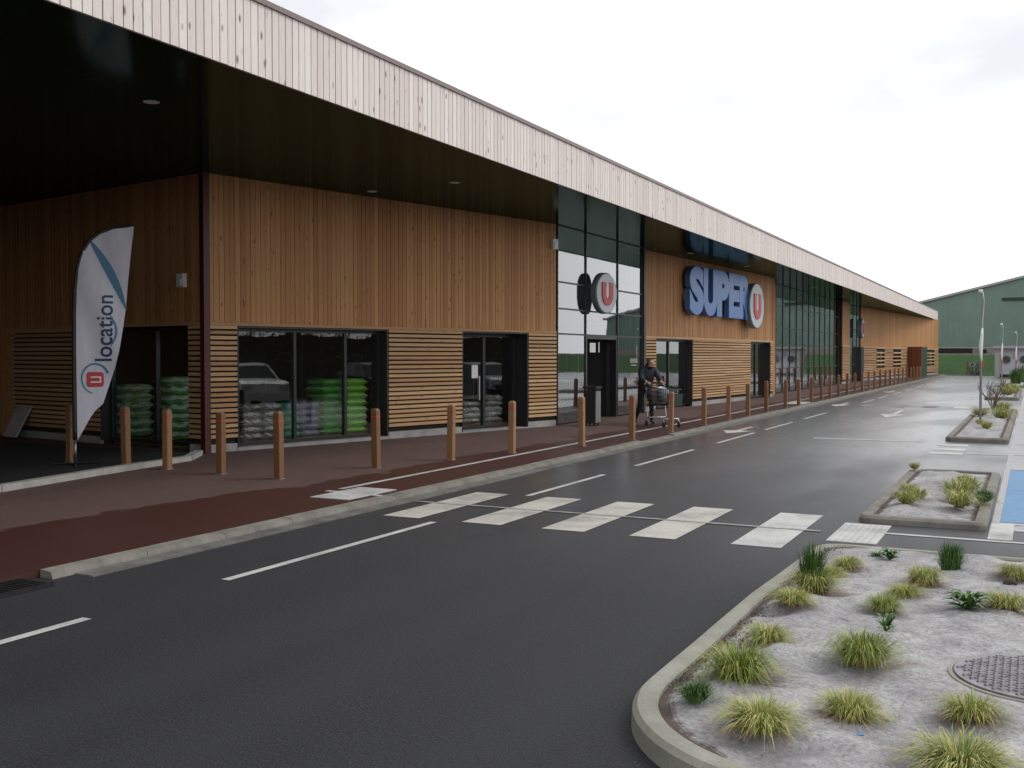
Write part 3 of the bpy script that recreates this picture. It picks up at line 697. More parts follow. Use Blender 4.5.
# -- the wing on the other side of the covered forecourt, and an added unseen wall closing it to darken the forecourt
WG=Frame((-13.5,-4),(-30.6,-4)); clad(WG,0,WG.L); trim(WG,0,WG.L); slats(WG,0,WG.L)
WE=Frame((-30.6,-4),(-30.6,17.0)); clad(WE,0,WE.L,.05)
WR=Frame((-13.5,-21.5),(-13.5,-4)); clad(WR,0,WR.L,.05)
# -- front wall beside the corner
b=MB(); b.fbox(W1,-.06,.06,-.06,.075,.05,ZS-.003); part(b,'corner_post',M['maroon'])
clad(W1,.065,W1.L-.02); trim(W1,.065,W1.L-.02)
slats(W1,.065,.62); slats(W1,4.2,6.33); slats(W1,8.55,W1.L-.02)
window(W1,.66,4.16,.12,ZC-.09,[2.03,3.25])
d1=window(W1,6.37,8.51,.09,ZC-.09,[6.52+.9],rec=.38,name='door',fw=.075)
b=MB(); b.fbox(W1,7.20,7.23,-.33,-.28,.75,1.3); part(b,'handle',M['alu'],d1)
b=MB(); b.fbox(W1,7.05,7.25,-.372,-.37,1.25,1.55); part(b,'notice',M['paper'],d1)
for q in ((.62,4.2,-.30,.05,.118),(6.33,8.55,-.45,.04,.088)):
    b=MB(); b.fbox(W1,q[0],q[1],q[2],q[3],.055,q[4]); part(b,'sill',M['plinth'])
# -- tall glass entrance
TA=[2.3,2.92,3.57]
def glassfront(fr,s0,s1,verts,trans,z0=.1,skip=None,fw=.07,name='glazing'):
    b=MB(); xs=[s0]+verts+[s1]; zs=[z0]+trans+[ZS-.003]
    for i,x in enumerate(xs):
        w=fw if i in (0,len(xs)-1) else .045
        zb=z0
        b.fbox(fr,max(s0,x-w/2),min(s1,x+w/2),-.10,.035,zb,ZS-.003)
    for i in range(len(xs)-1):
        for j,z in enumerate(zs):
            if skip and i==skip and j==0: continue
            b.fbox(fr,xs[i]+.036,xs[i+1]-.036,-.05,.025,max(z0,z-.02),min(ZS-.004,z+.02))
    o=part(b,name,M['anth'])
    for i in range(len(xs)-1):
        for j in range(len(zs)-1):
            if skip and i==skip and j==0: continue
            g=MB(); g.fbox(fr,xs[i]+.03,xs[i+1]-.03,-.006,.006,zs[j]+.02,zs[j+1]-.02); part(g,'pane',M['facadeglass'],o)
    return o
ga=glassfront(GA,.04,GA.L,[1.85,4.15],TA,skip=1)
b=MB(); b.fbox(GA,GA.L,GA.L+.16,-.2,.08,.05,ZS-.003); part(b,'corner_pier',M['anth'])
# open sliding door leaves and the dark lobby behind them
d2=MB(); d2.fbox(GA,1.88,1.95,-.16,.02,.07,2.28); d2.fbox(GA,4.05,4.12,-.16,.02,.07,2.28); d2.fbox(GA,1.95,4.05,-.16,.02,2.2,2.279)
d2=part(d2,'door',M['anth'])
for s0 in (1.2,3.95):
    b=MB(); b.fbox(GA,s0,s0+.05,-.28,-.24,.08,2.18); b.fbox(GA,s0+.75,s0+.8,-.28,-.24,.08,2.18); b.fbox(GA,s0+.05,s0+.75,-.28,-.24,.08,.14); b.fbox(GA,s0+.05,s0+.75,-.28,-.24,2.12,2.18); part(b,'sliding_leaf',M['anth'],d2)
b=MB(); b.fbox(GA,2.15,2.55,.008,.012,1.85,2.1); b.fbox(GA,2.75,2.82,.008,.012,1.85,2.12); part(b,'notice',M['paper'],d2)
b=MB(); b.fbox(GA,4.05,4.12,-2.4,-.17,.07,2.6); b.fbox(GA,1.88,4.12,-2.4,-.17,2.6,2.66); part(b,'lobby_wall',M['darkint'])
b=MB()
for j in range(2):
    for k in range(6): b.fbox(GA,5.2+k*.1+(.02 if k>2 else 0),5.27+k*.1+(.02 if k>2 else 0),.0125,.0145,1.55-j*.42,1.68-j*.42)
    b.fbox(GA,5.25,5.7,.0125,.0145,1.47-j*.42,1.50-j*.42)
part(b,'opening_hours',M['kframe'],ga)
# -- wall carrying the sign
clad(W2,0,W2.L-.02); trim(W2,0,W2.L-.02)
slats(W2,0,1.36); slats(W2,4.48,10.6); slats(W2,13.16,W2.L-.02)
window(W2,1.4,4.44,.1,ZC-.09,[2.9],trans=()); window(W2,10.65,13.1,.1,ZC-.09,[11.9])
b=MB(); b.fbox(W2,W2.L-.02,W2.L+.08,-.9,.05,.05,ZS-.003); part(b,'corner_pier',M['clad'])
RT=Frame((-9.62,42.95),(-10.3,46.6)); clad(RT,0.1,RT.L-.05,.05)
# -- long glass front
gb=glassfront(GB,0,GB.L,[GB.L*k/11 for k in range(1,11)],[1.18,2.25,3.02,4.0])
clad(W3,0,W3.L); trim(W3,0,W3.L); slats(W3,0,W3.L)
gc=glassfront(GC,0,GC.L,[1.5,3.0,4.5],[1.18,2.3,3.4])
b=MB(); b.fbox(GC,4.6,5.8,.03,.3,.06,2.3); part(b,'door',M['anth'])
# -- far wall
clad(W4,0,W4.L,w=.2); trim(W4,0,W4.L)
slats(W4,0,4.5,pitch=.115,h=.07); slats(W4,7.2,10.0,pitch=.115,h=.07); slats(W4,12.9,15.7,pitch=.115,h=.07); slats(W4,21.9,22.6,pitch=.115,h=.07); slats(W4,27.1,W4.L,pitch=.115,h=.07)
for s0,s1 in ((4.5,7.2),(10.0,12.9),(22.6,27.1)):
    slats(W4,s0,s1,.24,.86,.115,.07); slats(W4,s0,s1,2.15,ZC-.06,.115,.07,False,False)
    o=window(W4,s0+.04,s1-.04,.9,2.12,[(s0+s1)/2],rec=.06)
    b=MB()
    for k in range(4): b.fbox(W4,s0,s1,.03,.07,1.05+k*.28,1.15+k*.28,tn())
    part(b,'louvre',M['slat'],o)
# end wall and roof
b=MB(); EN=Frame((-7.75,101),(-45,101)); boards(b,EN,0,EN.L,.05,ZS-.002,.3); part(b,'wall_cladding',M['clad']); b=MB(); b.fbox(EN,0.2,EN.L,-.2,-.012,.05,ZS-.003); part(b,'wall_core',M['backing'])
b=MB(); b.box(-45.4,-7.93,-22,102.2,ZS,ZS+.06); part(b,'soffit',M['soffit'])
b=MB(); b.box(-45.4,-8.0,-22,102.1,ZS+.062,ZS+.72); part(b,'roof',M['anth'])
FX=-7.9
b=MB(); FF=Frame((FX,-22),(FX,102.25)); s=0
boards(b,FF,0,FF.L,ZS-.015,ZS+.80,.122,gap=.014); 
FE=Frame((FX,102.25),(-45,102.25)); boards(b,FE,0,FE.L,ZS-.015,ZS+.80,.3)
part(b,'fascia',M['fascia'])
b=MB(); b.box(-45.4,FX+.05,-22,102.3,ZS+.803,ZS+.865); part(b,'coping',M['coping'])
b=MB(); b.box(FX-.03,FX-.012,-22,102.2,ZS-.012,ZS+.80); part(b,'fascia_backing',M['backing'])
for x,y in ((-9.9,9.68),(-11.48,16.85),(-9.53,16.66),(-9.6,31.5),(-9.2,37),(-9.2,50),(-9.2,58),(-9.2,66),(-9.0,76),(-8.8,84)):
    b=MB(); vs=[]; disc(b,.10,.10,-.008,-.012,24)
    b.v=[(p[0]+x,p[1]+y,p[2]+ZS) for p in b.v]; b.f[-1]=b.f[-1][::-1]; part(b,'downlight',M['white'])
for fr,s,z in ((WS,S(.55),3.1),(W1,W1.L-.14,4.45)):
    b=MB(); b.fbox(fr,s-.09,s+.09,.03,.12,z-.12,z+.12); b.fbox(fr,s-.06,s+.06,.12,.14,z-.09,z+.02); part(b,'wall_lamp',M['white'])
# interior: floor, back partitions added near-black to keep the shop dark
b=MB(); b.add([(-44,15.6,.065),(-31,17.2,.065),(-13.2,14.1,.065),(-10.7,23.2,.065),(-10.7,29.3,.065),(-9.9,42.9,.065),(-10.6,46.7,.065),(-10.6,72,.065),(-8.2,100.5,.065),(-44,100.5,.065)],[tuple(range(10))]); part(b,'interior_floor',M['intfloor'])
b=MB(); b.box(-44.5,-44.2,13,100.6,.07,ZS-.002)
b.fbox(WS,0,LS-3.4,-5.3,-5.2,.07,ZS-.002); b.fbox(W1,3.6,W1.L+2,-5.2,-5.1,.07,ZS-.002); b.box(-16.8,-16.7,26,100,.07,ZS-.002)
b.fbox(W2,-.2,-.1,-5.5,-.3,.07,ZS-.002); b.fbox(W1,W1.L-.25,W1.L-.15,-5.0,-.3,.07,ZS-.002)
part(b,'darkening_partition',M['darkint'])
for s0,s1,hh,mm in ((2,6,1.5,'kframe'),(7,11.5,1.7,'laundry'),(12,15.5,1.4,'kframe')):   # pale checkout units behind the long glass front
    b=MB(); b.fbox(GB,s0,s1,-2.4,-1.5,.07,hh*.6); b.fbox(GB,s0+.2,s1-.4,-2.2,-1.8,hh*.6,hh); part(b,'counter',M[mm])

# ------------------------------------------------------------------ signs
def glyph(ch,ext,bold=0.0,bevel=0.0,res=6):
    cu=bpy.data.curves.new('g','FONT'); cu.body=ch; cu.size=1; cu.extrude=ext; cu.offset=bold; cu.bevel_depth=bevel; cu.resolution_u=res
    o=bpy.data.objects.new('g',cu); col.objects.link(o); dg=bpy.context.evaluated_depsgraph_get(); dg.update()
    me=bpy.data.meshes.new_from_object(o.evaluated_get(dg)); bpy.data.objects.remove(o); bpy.data.curves.remove(cu); return me
def fit(me,w,h):
    xs=[v.co.x for v in me.vertices]; ys=[v.co.y for v in me.vertices]
    x0,x1,y0,y1=min(xs),max(xs),min(ys),max(ys)
    for v in me.vertices: v.co.x=(v.co.x-x0)/(x1-x0)*w; v.co.y=(v.co.y-y0)/(y1-y0)*h
def remap(me,fn,mats):
    for v in me.vertices: v.co=Vector(fn(v.co.x,v.co.y,v.co.z))
    me.materials.clear()
    for m in mats: me.materials.append(m)
    for p in me.polygons: p.use_smooth=False
    me.update(); return me
SG=W2.p(7,.1,3.0)
sg=empty('store_sign',SG); tag(sg,'big blue three dimensional SUPER lettering mounted on the timber wall','sign')
s=3.42
for ch,w in zip('SUPER',(1.27,1.30,1.24,1.16,1.30)):
    me=glyph(ch,.085,.055,.012); fit(me,w+.03,1.62)
    remap(me,lambda x,y,z,s=s:[a-b_ for a,b_ in zip(W2.p(s+x,.24+z,3.1+y),SG)],[M['blue'],M['bluedark']])
    for p in me.polygons:
        if abs(p.normal.dot(W2.n))<.5: p.material_index=1
    me.name='letter'; link('letter',me,sg); s+=w-.0
b=MB()
for z in (3.5,4.3): b.fbox(W2,3.9,10.1,.03,.16,z,z+.05)
b.v=[tuple(a-c for a,c in zip(p,SG)) for p in b.v]; b.build('mounting_rail',M['anth'],sg)
def usign(center,fr,r,th,label):
    """round drum sign with a red U; face looks along fr.n"""
    o=empty('round_sign',center); tag(o,label,'sign','round signs with a red U')
    C=Vector(center); n=40
    def P(a,z,k): q=fr.e*a+fr.n*k; return (q.x,q.y,z)
    def ring(rr,k): return [P(rr*math.cos(2*math.pi*i/n),rr*math.sin(2*math.pi*i/n),k) for i in range(n)]
    b=MB(); rs=[ring(r,-th),ring(r,-.02),ring(r-.03,0.0)]; vs=[p for q in rs for p in q]
    fs=[(i*n+k,i*n+(k+1)%n,(i+1)*n+(k+1)%n,(i+1)*n+k) for i in range(2) for k in range(n)]; fs.append(tuple(range(n))[::-1])
    b.add(vs,fs); b.build('drum',M['signside'],o)
    b=MB(); q=ring(r-.03,.0); q2=ring(r-.032,.012); b.add(q+q2,[(k,(k+1)%n,n+(k+1)%n,n+k) for k in range(n)]+[tuple(range(n,2*n))]); b.build('face',M['signgrey'],o)
    # heavy U
    a=r*.50; w=r*.34; top=r*.52; pts=[(-a,top)]; 
    for i in range(13): t_=math.pi+math.pi*i/12; pts.append((a*math.cos(t_),-r*.10+a*math.sin(t_)))
    pts+=[(a,top),(a-w,top)]
    for i in range(13): t_=2*math.pi-math.pi*i/12; pts.append(((a-w)*math.cos(t_),-r*.10+(a-w)*math.sin(t_)))
    pts+=[(-a+w,top)]
    b=MB(); b.poly([P(x,z,.013) for x,z in pts],.03,(fr.n.x,fr.n.y,0)); b.build('letter',M['red'],o)
    b=MB(); b.poly([P(x*(a-w)*.98,z,.0125) for x,z in ((-1,-r*.12),(-.6,-r*.22),(.6,-r*.22),(1,-r*.12),(1,top*.9),(-.4,top*.9))],.012,(fr.n.x,fr.n.y,0)); b.build('letter_infill',M['white'],o)
    return o
usign(GA.p(2.45,.36,3.40),Frame((0,0),(math.sin(rad(9)),math.cos(rad(9)))),.54,.16,'round red and grey U sign mounted on the tall glass entrance')
usign(W2.p(10.05,.45,3.64),W2,.86,.22,'large round U sign at the end of the blue lettering')
usign(GC.p(3.9,.5,3.5),GC,.62,.3,'distant round U sign on the farthest glass bay')

# feather flag
FU=Vector((.65,.76,0)).normalized(); FB=Vector((-13.2,11.15,.10))+FU*.085; FN=Vector((.76,-.65,0)).normalized()
ff=empty('feather_flag',FB); tag(ff,'white feather banner printed location with a red U on a thin pole','banner')
K=.01595*.965
def FP(zx,zy): return ((60+zx*.3516-74)*K,(465-210-zy*.3516)*K)
def rip(u,z): return .035*math.sin(z*2.6+u*5)+.02*math.sin(u*11+z*4)
def F3d(u,z,d=0): q=FU*u+FN*(rip(u,z)*min(1,max(0,u-.0)*4)+d); return (q.x,q.y,z)
left=[(46,655),(45,560),(45,400),(46,300),(49,230),(56,170),(68,125),(88,90),(115,67),(150,52),(205,44)]
right=[(50,656),(85,592),(96,575),(118,555),(150,455),(163,400),(174,335),(182,280),(189,200),(196,130),(206,46)]
def curve(c,t):
    n=len(c)-1; x=t*n; i=min(n-1,int(x)); f=x-i
    return (c[i][0]*(1-f)+c[i+1][0]*f,c[i][1]*(1-f)+c[i+1][1]*f)
b=MB(); vs=[]; NT_,NW=60,10
def rowpts(tz):  # horizontal slice at image height zy
    def xat(c,zy):
        for i in range(len(c)-1):
            (x0,y0),(x1,y1)=c[i],c[i+1]
            if (y0>=zy>=y1): 
                f=(y0-zy)/max(1e-6,(y0-y1)); return x0+(x1-x0)*f
        return c[-1][0] if zy<c[-1][1] else c[0][0]
    return xat(left,tz),xat(right,tz)
for side in (0,-.004):
    for i in range(NT_+1):
        zy=655-(655-46)*i/NT_; l,r=rowpts(zy)
        for k in range(NW+1):
            u,z=FP(l+(r-l)*k/NW,zy); vs.append(F3d(u,z,side))
h=(NT_+1)*(NW+1); fs=[]
for s_ in (0,1):
    for i in range(NT_):
        for k in range(NW):
            a=s_*h+i*(NW+1)+k; q=(a,a+1,a+NW+2,a+NW+1); fs.append(q if s_==0 else q[::-1])
b.add(vs,fs); cloth=b.build('banner_cloth',M['flag'],ff,smooth=True)
b=MB(); pp=[]; 
for i in range(41):
    zx,zy=curve(left,i/40); u,z=FP(zx,zy); q=FU*(u-.012); pp.append((q.x,q.y,z))
u0=pp[0]
b.tube(pp,[.036-.014*i/40 for i in range(41)],8); b.build('sleeve',M['black'],ff,smooth=True)
b=MB(); b.tube([(u0[0],u0[1],.05),u0],[.018,.018],8); b.build('pole',M['alu'],ff,smooth=True)
b=MB(); q=FU*.35; w_=FN*.35
b.tube([(u0[0]-q.x,u0[1]-q.y,.02),(u0[0]+q.x,u0[1]+q.y,.02)],.016,6); b.tube([(u0[0]-w_.x,u0[1]-w_.y,.02),(u0[0]+w_.x,u0[1]+w_.y,.02)],.016,6); b.tube([(u0[0],u0[1],.0),(u0[0],u0[1],.16)],.03,8); b.build('foot',M['irond'],ff)
def onflag(zx,zy,d): u,z=FP(zx,zy); return F3d(u,z,d)
# text runs upward: text x -> up, text y -> left
me=glyph('location',.0,.012,0,8); fit(me,1.0,1.0)
def tf(x,y,z):
    zy=432-x*188; zx=97+ (1-y)*46 - 0*x
    return onflag(zx+ (x*6),zy,.007)
remap(me,tf,[M['navy']]); me.name='lettering'; link('lettering',me,cloth)
def strip(path,w,mat,d,name):
    b=MB(); vs=[]
    n=len(path)
    for i,(x,y) in enumerate(path):
        a=path[max(0,i-1)]; c=path[min(n-1,i+1)]; dx,dy=c[0]-a[0],c[1]-a[1]; l=math.hypot(dx,dy) or 1
        ww=w(i/(n-1)) if callable(w) else w
        vs+=[onflag(x-dy/l*ww,y+dx/l*ww,d),onflag(x+dy/l*ww,y-dx/l*ww,d)]
    b.add(vs,[(2*i,2*i+1,2*i+3,2*i+2) for i in range(n-1)]); b.build(name,mat,cloth)
strip([(90+6*math.sin(t_*3.1)+ t_*92,92+t_*165+ (t_*t_)*25) for t_ in [i/20 for i in range(21)]],lambda t_:3+9*math.sin(math.pi*min(1,t_*1.05))**.8,M['teal'],.006,'swoosh')
strip([(133+22*math.sin(math.pi*(.08+.84*i/20)),392-92*i/20) for i in range(21)],lambda t_:1+2.6*math.sin(math.pi*t_),M['teal'],.006,'swoosh')
strip([(98+36*math.cos(rad(a)),482+42*math.sin(rad(a))) for a in range(100,345,8)],lambda t_:1.5+2.0*t_,M['teal'],.006,'ring')
b=MB(); sq=[]
for cx,cy,a0 in ((112,472,270),(112,497,0),(84,497,90),(84,472,180)):
    for i in range(5): a=rad(a0+22.5*i); sq.append((cx+9*math.cos(a),cy+9*math.sin(a)))
b.add([onflag(x,y,.010) for x,y in sq],[tuple(range(len(sq)))]); b.build('emblem',M['red'],cloth)
b=MB()
for (x0,x1,y0,y1) in ((86,114,476,480),(86,114,490,494),(110,114,480,490)): b.add([onflag(x0,y1,.0135),onflag(x1,y1,.0135),onflag(x1,y0,.0135),onflag(x0,y0,.0135)],[(0,1,2,3)])
b.build('emblem_letter',M['white'],cloth)

# leaning board
b=MB(); b.hexa([WS.p(S(6.15),.42,.10),WS.p(S(6.15),.45,.10),WS.p(S(5.62),.45,.10),WS.p(S(5.62),.42,.10),WS.p(S(6.15),.08,.72),WS.p(S(6.15),.11,.73),WS.p(S(5.62),.11,.73),WS.p(S(5.62),.08,.72)])
o=b.build('leaning_board',M['edging']); tag(o,'pale board leaning against the dark slatted side wall','board')

# litter bin by the entrance
bn=empty('waste_bin',(-9.6,23.5,.06),rad(0)); bn.scale=(.82,.82,1); tag(bn,'dark waste bin with silver front beside the entrance door','bin')
b=MB(); b.box(-.2,.17,-.2,.2,.06,.86); b.build('body',M['black'],bn)
b=MB(); b.box(.171,.19,-.19,.19,.08,.84); b.build('front_panel',M['alu'],bn)
b=MB(); b.box(-.22,.21,-.22,.22,.90,.96); b.box(-.19,-.16,-.19,-.16,.86,.90); b.box(-.19,-.16,.16,.19,.86,.90); b.box(.13,.16,-.19,-.16,.86,.90); b.box(.13,.16,.16,.19,.86,.90); b.build('lid',M['black'],bn)
b=MB()
for x in (-.14,.12):
    for y in (-.14,.14): b.tube([(x,y-.015,.03),(x,y+.015,.03)],.03,10)
b.build('castors',M['rubber'],bn)

# ------------------------------------------------------------------ sacks behind the windows
def sack_mesh(w,l,h,mat,seed):
    q=random.Random(seed); b=MB(); nx,ny=10,8; vs=[]; 
    def P(u,v,s):
        e=((1-abs(u)**5)*(1-abs(v)**6)); z=s*h/2*max(0,e)**.33
        return (u*w/2*(1-.05*abs(v)**3)+.008*math.sin(v*7+seed),v*l/2*(1-.05*abs(u)**3),z+.006*math.sin(u*9+seed)*math.sin(v*6))
    for s in (1,-1):
        vs=[P(-1+2*i/nx,-1+2*j/ny,s) for j in range(ny+1) for i in range(nx+1)]
        fs=[(j*(nx+1)+i,j*(nx+1)+i+1,(j+1)*(nx+1)+i+1,(j+1)*(nx+1)+i) for j in range(ny) for i in range(nx)]
        b.add(vs,fs if s==1 else [f[::-1] for f in fs],(q.random(),q.random(),0))
    o=b.build('sack',mat,smooth=True); me=o.data; bpy.data.objects.remove(o); return me
def pallet(fr,s0,s1,n0,n1,z,lab):
    o=empty('pallet',fr.p((s0+s1)/2,(n0+n1)/2,z)); o.rotation_euler=(0,0,math.atan2(fr.e.y,fr.e.x)); w,l=(s1-s0)/2,abs(n1-n0)/2
    b=MB()
    for k in range(5): y=-l+.09+(2*l-.18)*k/4; b.box(-w,w,y-.05,y+.05,.09,.112,tn())
    b.build('deck',M['pallet'],o); b=MB()
    for x in (-w+.05,0,w-.05): b.box(x-.04,x+.04,-l,l,0,.088,tn())
    b.build('runner',M['pallet'],o); tag(o,lab,'pallet','pallets under the sack stacks'); return o
lvl=['bottom','second','third','fourth','fifth','sixth','seventh','eighth','ninth']
def sacks(fr,s,n,cnt,w,l,h,mat,stackname,kindword,z0=.182):
    me=sack_mesh(w,l,h*1.03,M[mat],R.randint(0,99)); ang=math.atan2(fr.e.y,fr.e.x)
    for k in range(cnt):
        o=link('sack',me); o.location=fr.p(s+R.uniform(-.012,.012),n+R.uniform(-.015,.015),z0+h*(k+.5)); o.rotation_euler=(0,0,ang+R.uniform(-.03,.03)+(math.pi if k%2 else 0))
        where='top' if k==cnt-1 else (lvl[k]+(' from the bottom' if k else ''))
        tag(o,'%s sack, %s of %s'%(kindword,where,stackname),'sack','sacks stacked behind the shop windows')
for s0,s1,l_ in ((.96,2.30,'pallet under the cream and black sacks in the left shop window'),(2.32,2.76,'pallet under the grey lettered sacks in the left shop window'),(2.79,4.02,'pallet under the bright green sacks in the left shop window')): pallet(W1,s0,s1,-1.0,-.30,.067,l_)
sacks(W1,1.20,-.64,5,.46,.66,.135,'sackcream','far left window stack','cream and black')
sacks(W1,1.67,-.64,5,.46,.66,.135,'sackcream','second window stack','cream and black')
sacks(W1,2.10,-.64,5,.38,.66,.135,'sackteal','teal stack by first mullion','dark teal green')
sacks(W1,2.54,-.64,5,.44,.66,.135,'sackgrey','grey stack behind middle pane','grey white lettered')
sacks(W1,3.07,-.64,8,.52,.66,.14,'sackgreen','tall stack behind middle pane','mid green')
sacks(W1,3.68,-.64,8,.62,.66,.14,'sacklime','tall stack behind right pane','lime green')
pallet(W1,7.0,8.6,-1.35,-.62,.067,'pallet under the sacks behind the double door')
sacks(W1,7.35,-.98,4,.6,.68,.13,'sackcream','stack behind left door leaf','cream and black')
sacks(W1,8.15,-.98,5,.6,.68,.13,'sackcream','stack behind right door leaf','cream and black')
pallet(WS,S(2.25),S(1.3),-1.0,-.28,.067,'pallet under the green and white sacks near the maroon corner'); pallet(WS,S(3.75),S(2.7),-1.0,-.28,.067,'pallet under the green sacks behind the feather flag')
sacks(WS,S(1.75),-.63,7,.62,.66,.17,'sackmix','side window stack nearest corner','green and white')
sacks(WS,S(3.2),-.63,6,.7,.66,.17,'sackmix','side window stack behind flag','green and white')

# ------------------------------------------------------------------ person and cart
def skin(V,E,root=0,sub=2):
    me=bpy.data.meshes.new('skin'); me.from_pydata([v[:3] for v in V],E,[]); o=bpy.data.objects.new('skin',me); col.objects.link(o)
    md=o.modifiers.new('s','SKIN'); md.use_smooth_shade=True
    if not me.skin_vertices: me.attributes  # layer is made by the modifier
    sv=me.skin_vertices
    if len(sv)==0:
        bpy.context.view_layer.objects.active=o; bpy.context.view_layer.update()
    sv=o.data.skin_vertices[0].data
    for i,v in enumerate(V):
        r=v[3]; sv[i].radius=r if isinstance(r,(tuple,list)) else (r,r); sv[i].use_root=(i==root)
    s2=o.modifiers.new('d','SUBSURF'); s2.levels=sub; s2.render_levels=sub
    dg=bpy.context.evaluated_depsgraph_get(); dg.update()
    out=bpy.data.meshes.new_from_object(o.evaluated_get(dg)); bpy.data.objects.remove(o)
    for p in out.polygons: p.use_smooth=True
    return out
HEAD=math.atan2(-.70,.71)
pe=empty('person',(-8.72,24.82,.06),HEAD); tag(pe,'person in dark jacket and trousers leaning forward to push a shopping cart','person')
V=[(0,0,.90,(.15,.12)),(.04,0,1.06,(.155,.115)),(.12,0,1.24,(.185,.125)),(.18,0,1.35,(.15,.10)),(.25,0,1.42,.06),(.33,0,1.475,.078),(.36,0,1.54,.094),(.345,0,1.61,.07),
 (.405,0,1.455,.05),(.452,0,1.505,.018),
 (.16,.17,1.34,.07),(.30,.23,1.14,.052),(.52,.2,1.04,.038),(.16,-.17,1.34,.07),(.30,-.23,1.14,.052),(.52,-.2,1.04,.038),
 (.02,.10,.84,.10),(.18,.10,.48,.07),(.16,.11,.10,.048),(.17,.11,.05,.042),(.30,.12,.035,.03),
 (.0,-.10,.84,.10),(-.06,-.10,.47,.07),(-.28,-.11,.14,.048),(-.31,-.11,.08,.042),(-.19,-.12,.035,.03)]
E_=[(0,1),(1,2),(2,3),(3,4),(4,5),(5,6),(6,7),(5,8),(6,9),(3,10),(10,11),(11,12),(3,13),(13,14),(14,15),(0,16),(16,17),(17,18),(18,19),(19,20),(0,21),(21,22),(22,23),(23,24),(24,25)]
me=skin(V,E_); me.name='body'
for m in ('skin','trousers','shoe','jacket'): me.materials.append(M[m])
for p in me.polygons:
    c=p.center; p.material_index=3 if (1.0<=c.z<1.43 and c.x<.40) else 2 if c.z<.095 or (c.x<-.2 and c.z<.13) else (1 if c.z<1.0 and c.x<.34 else 0)
body=link('body',me,pe)
JV=[(-.02,0,.76,(.20,.165)),(.03,0,1.02,(.20,.16)),(.12,0,1.24,(.225,.165)),(.19,0,1.37,(.19,.14)),(.25,0,1.45,.09),(.16,.18,1.345,.095),(.31,.25,1.13,.078),(.50,.21,1.05,.056),(.16,-.18,1.345,.095),(.31,-.25,1.13,.078),(.50,-.21,1.05,.056)]
me=skin(JV,[(0,1),(1,2),(2,3),(3,4),(3,5),(5,6),(6,7),(3,8),(8,9),(9,10)]); me.materials.append(M['jacket']); link('jacket',me,pe)
me=skin([(.29,0,1.50,.082),(.315,0,1.57,.102),(.345,0,1.63,.078),(.25,0,1.465,.065)],[(0,1),(1,2),(0,3)]); me.materials.append(M['hair']); link('hair',me,pe)
for sy in (1,-1):
    V=[(.52,sy*.2,1.04,.034),(.585,sy*.195,1.035,.038)]; E_=[(0,1)]
    for k in range(4):
        yy=sy*(.195+(-.03+.02*k)); b0=len(V); L=.035+.006*(k in (1,2)); V+=[(.615,yy,1.05,.0095),(.64,yy,1.045,.009),(.65,yy,1.02,.0085),(.632,yy,1.0,.0075)]; E_+=[(1,b0),(b0,b0+1),(b0+1,b0+2),(b0+2,b0+3)]
    b0=len(V); V+=[(.575,sy*.155,1.035,.012),(.605,sy*.145,1.015,.010),(.63,sy*.15,1.003,.009)]; E_+=[(1,b0),(b0,b0+1),(b0+1,b0+2)]
    hm=skin(V,E_,0,1); hm.materials.append(M['skin']); link('hand',hm,body)
    b=MB(); bb=[(.385,sy*.032,1.565)]; b.tube([(.425,sy*.034,1.54),(.447,sy*.032,1.535)],.011,8); b.build('eye',M['black'],body)
ct=empty('shopping_cart',(-8.72+.71*.98,24.82-.70*.98,.06),HEAD); tag(ct,'black wire shopping cart pushed along the red pavement','shopping cart')
b=MB(); r_=.0065
x0,x1=-.42,.50; zt0,zt1=.98,.90; zb0,zb1=.48,.56
def cp(u,s,v): # u along, s side -1..1, v height 0..1
    xb0,xb1=x0+.05,x1-.10
    xt,xb=x0+(x1-x0)*u,xb0+(xb1-xb0)*u; zt=zt0+(zt1-zt0)*u; zb=zb0+(zb1-zb0)*u; hw=(.29-.05*u)*(.82+.18*v)
    return (xb+(xt-xb)*v,s*hw,zb+(zt-zb)*v)
for s in (-1,1):
    for k in range(15): u=k/14; b.tube([cp(u,s,0),cp(u,s,1)],r_,4)
    for v in (0,.25,.5,.75,1): b.tube([cp(0,s,v),cp(1,s,v)],r_*(2 if v in(0,1) else 1),5)
for u in (0,1):
    for k in range(9): s=-1+k/4; b.tube([cp(u,s,0),cp(u,s,1)],r_,4)
    for v in (0,.33,.66,1): b.tube([cp(u,-1,v),cp(u,1,v)],r_*(1.6 if v==1 else 1),5)
for k in range(12): u=k/11; b.tube([cp(u,-1,0),cp(u,1,0)],r_,4)
b.build('basket',M['black'],ct)
b=MB()
for s in (-.25,.25):
    b.tube([(-.46,s,1.02),(-.40,s,.9),(-.36,s,.5),(-.30,s,.20),(-.38,s,.14)],.011,6); b.tube([(-.30,s,.20),(.42,s*.8,.20),(.45,s*.8,.14)],.011,6); b.tube([(-.3,s,.2),(.2,s*.9,.50)],.009,6)
b.tube([(.42,-.2,.2),(.42,.2,.2)],.01,6); b.tube([(-.30,-.25,.2),(-.30,.25,.2)],.01,6)
b.build('chassis',M['chrome'],ct)
b=MB(); b.tube([(-.47,-.27,1.02),(-.47,.27,1.02)],.017,8); b.build('handle',M['black'],ct)
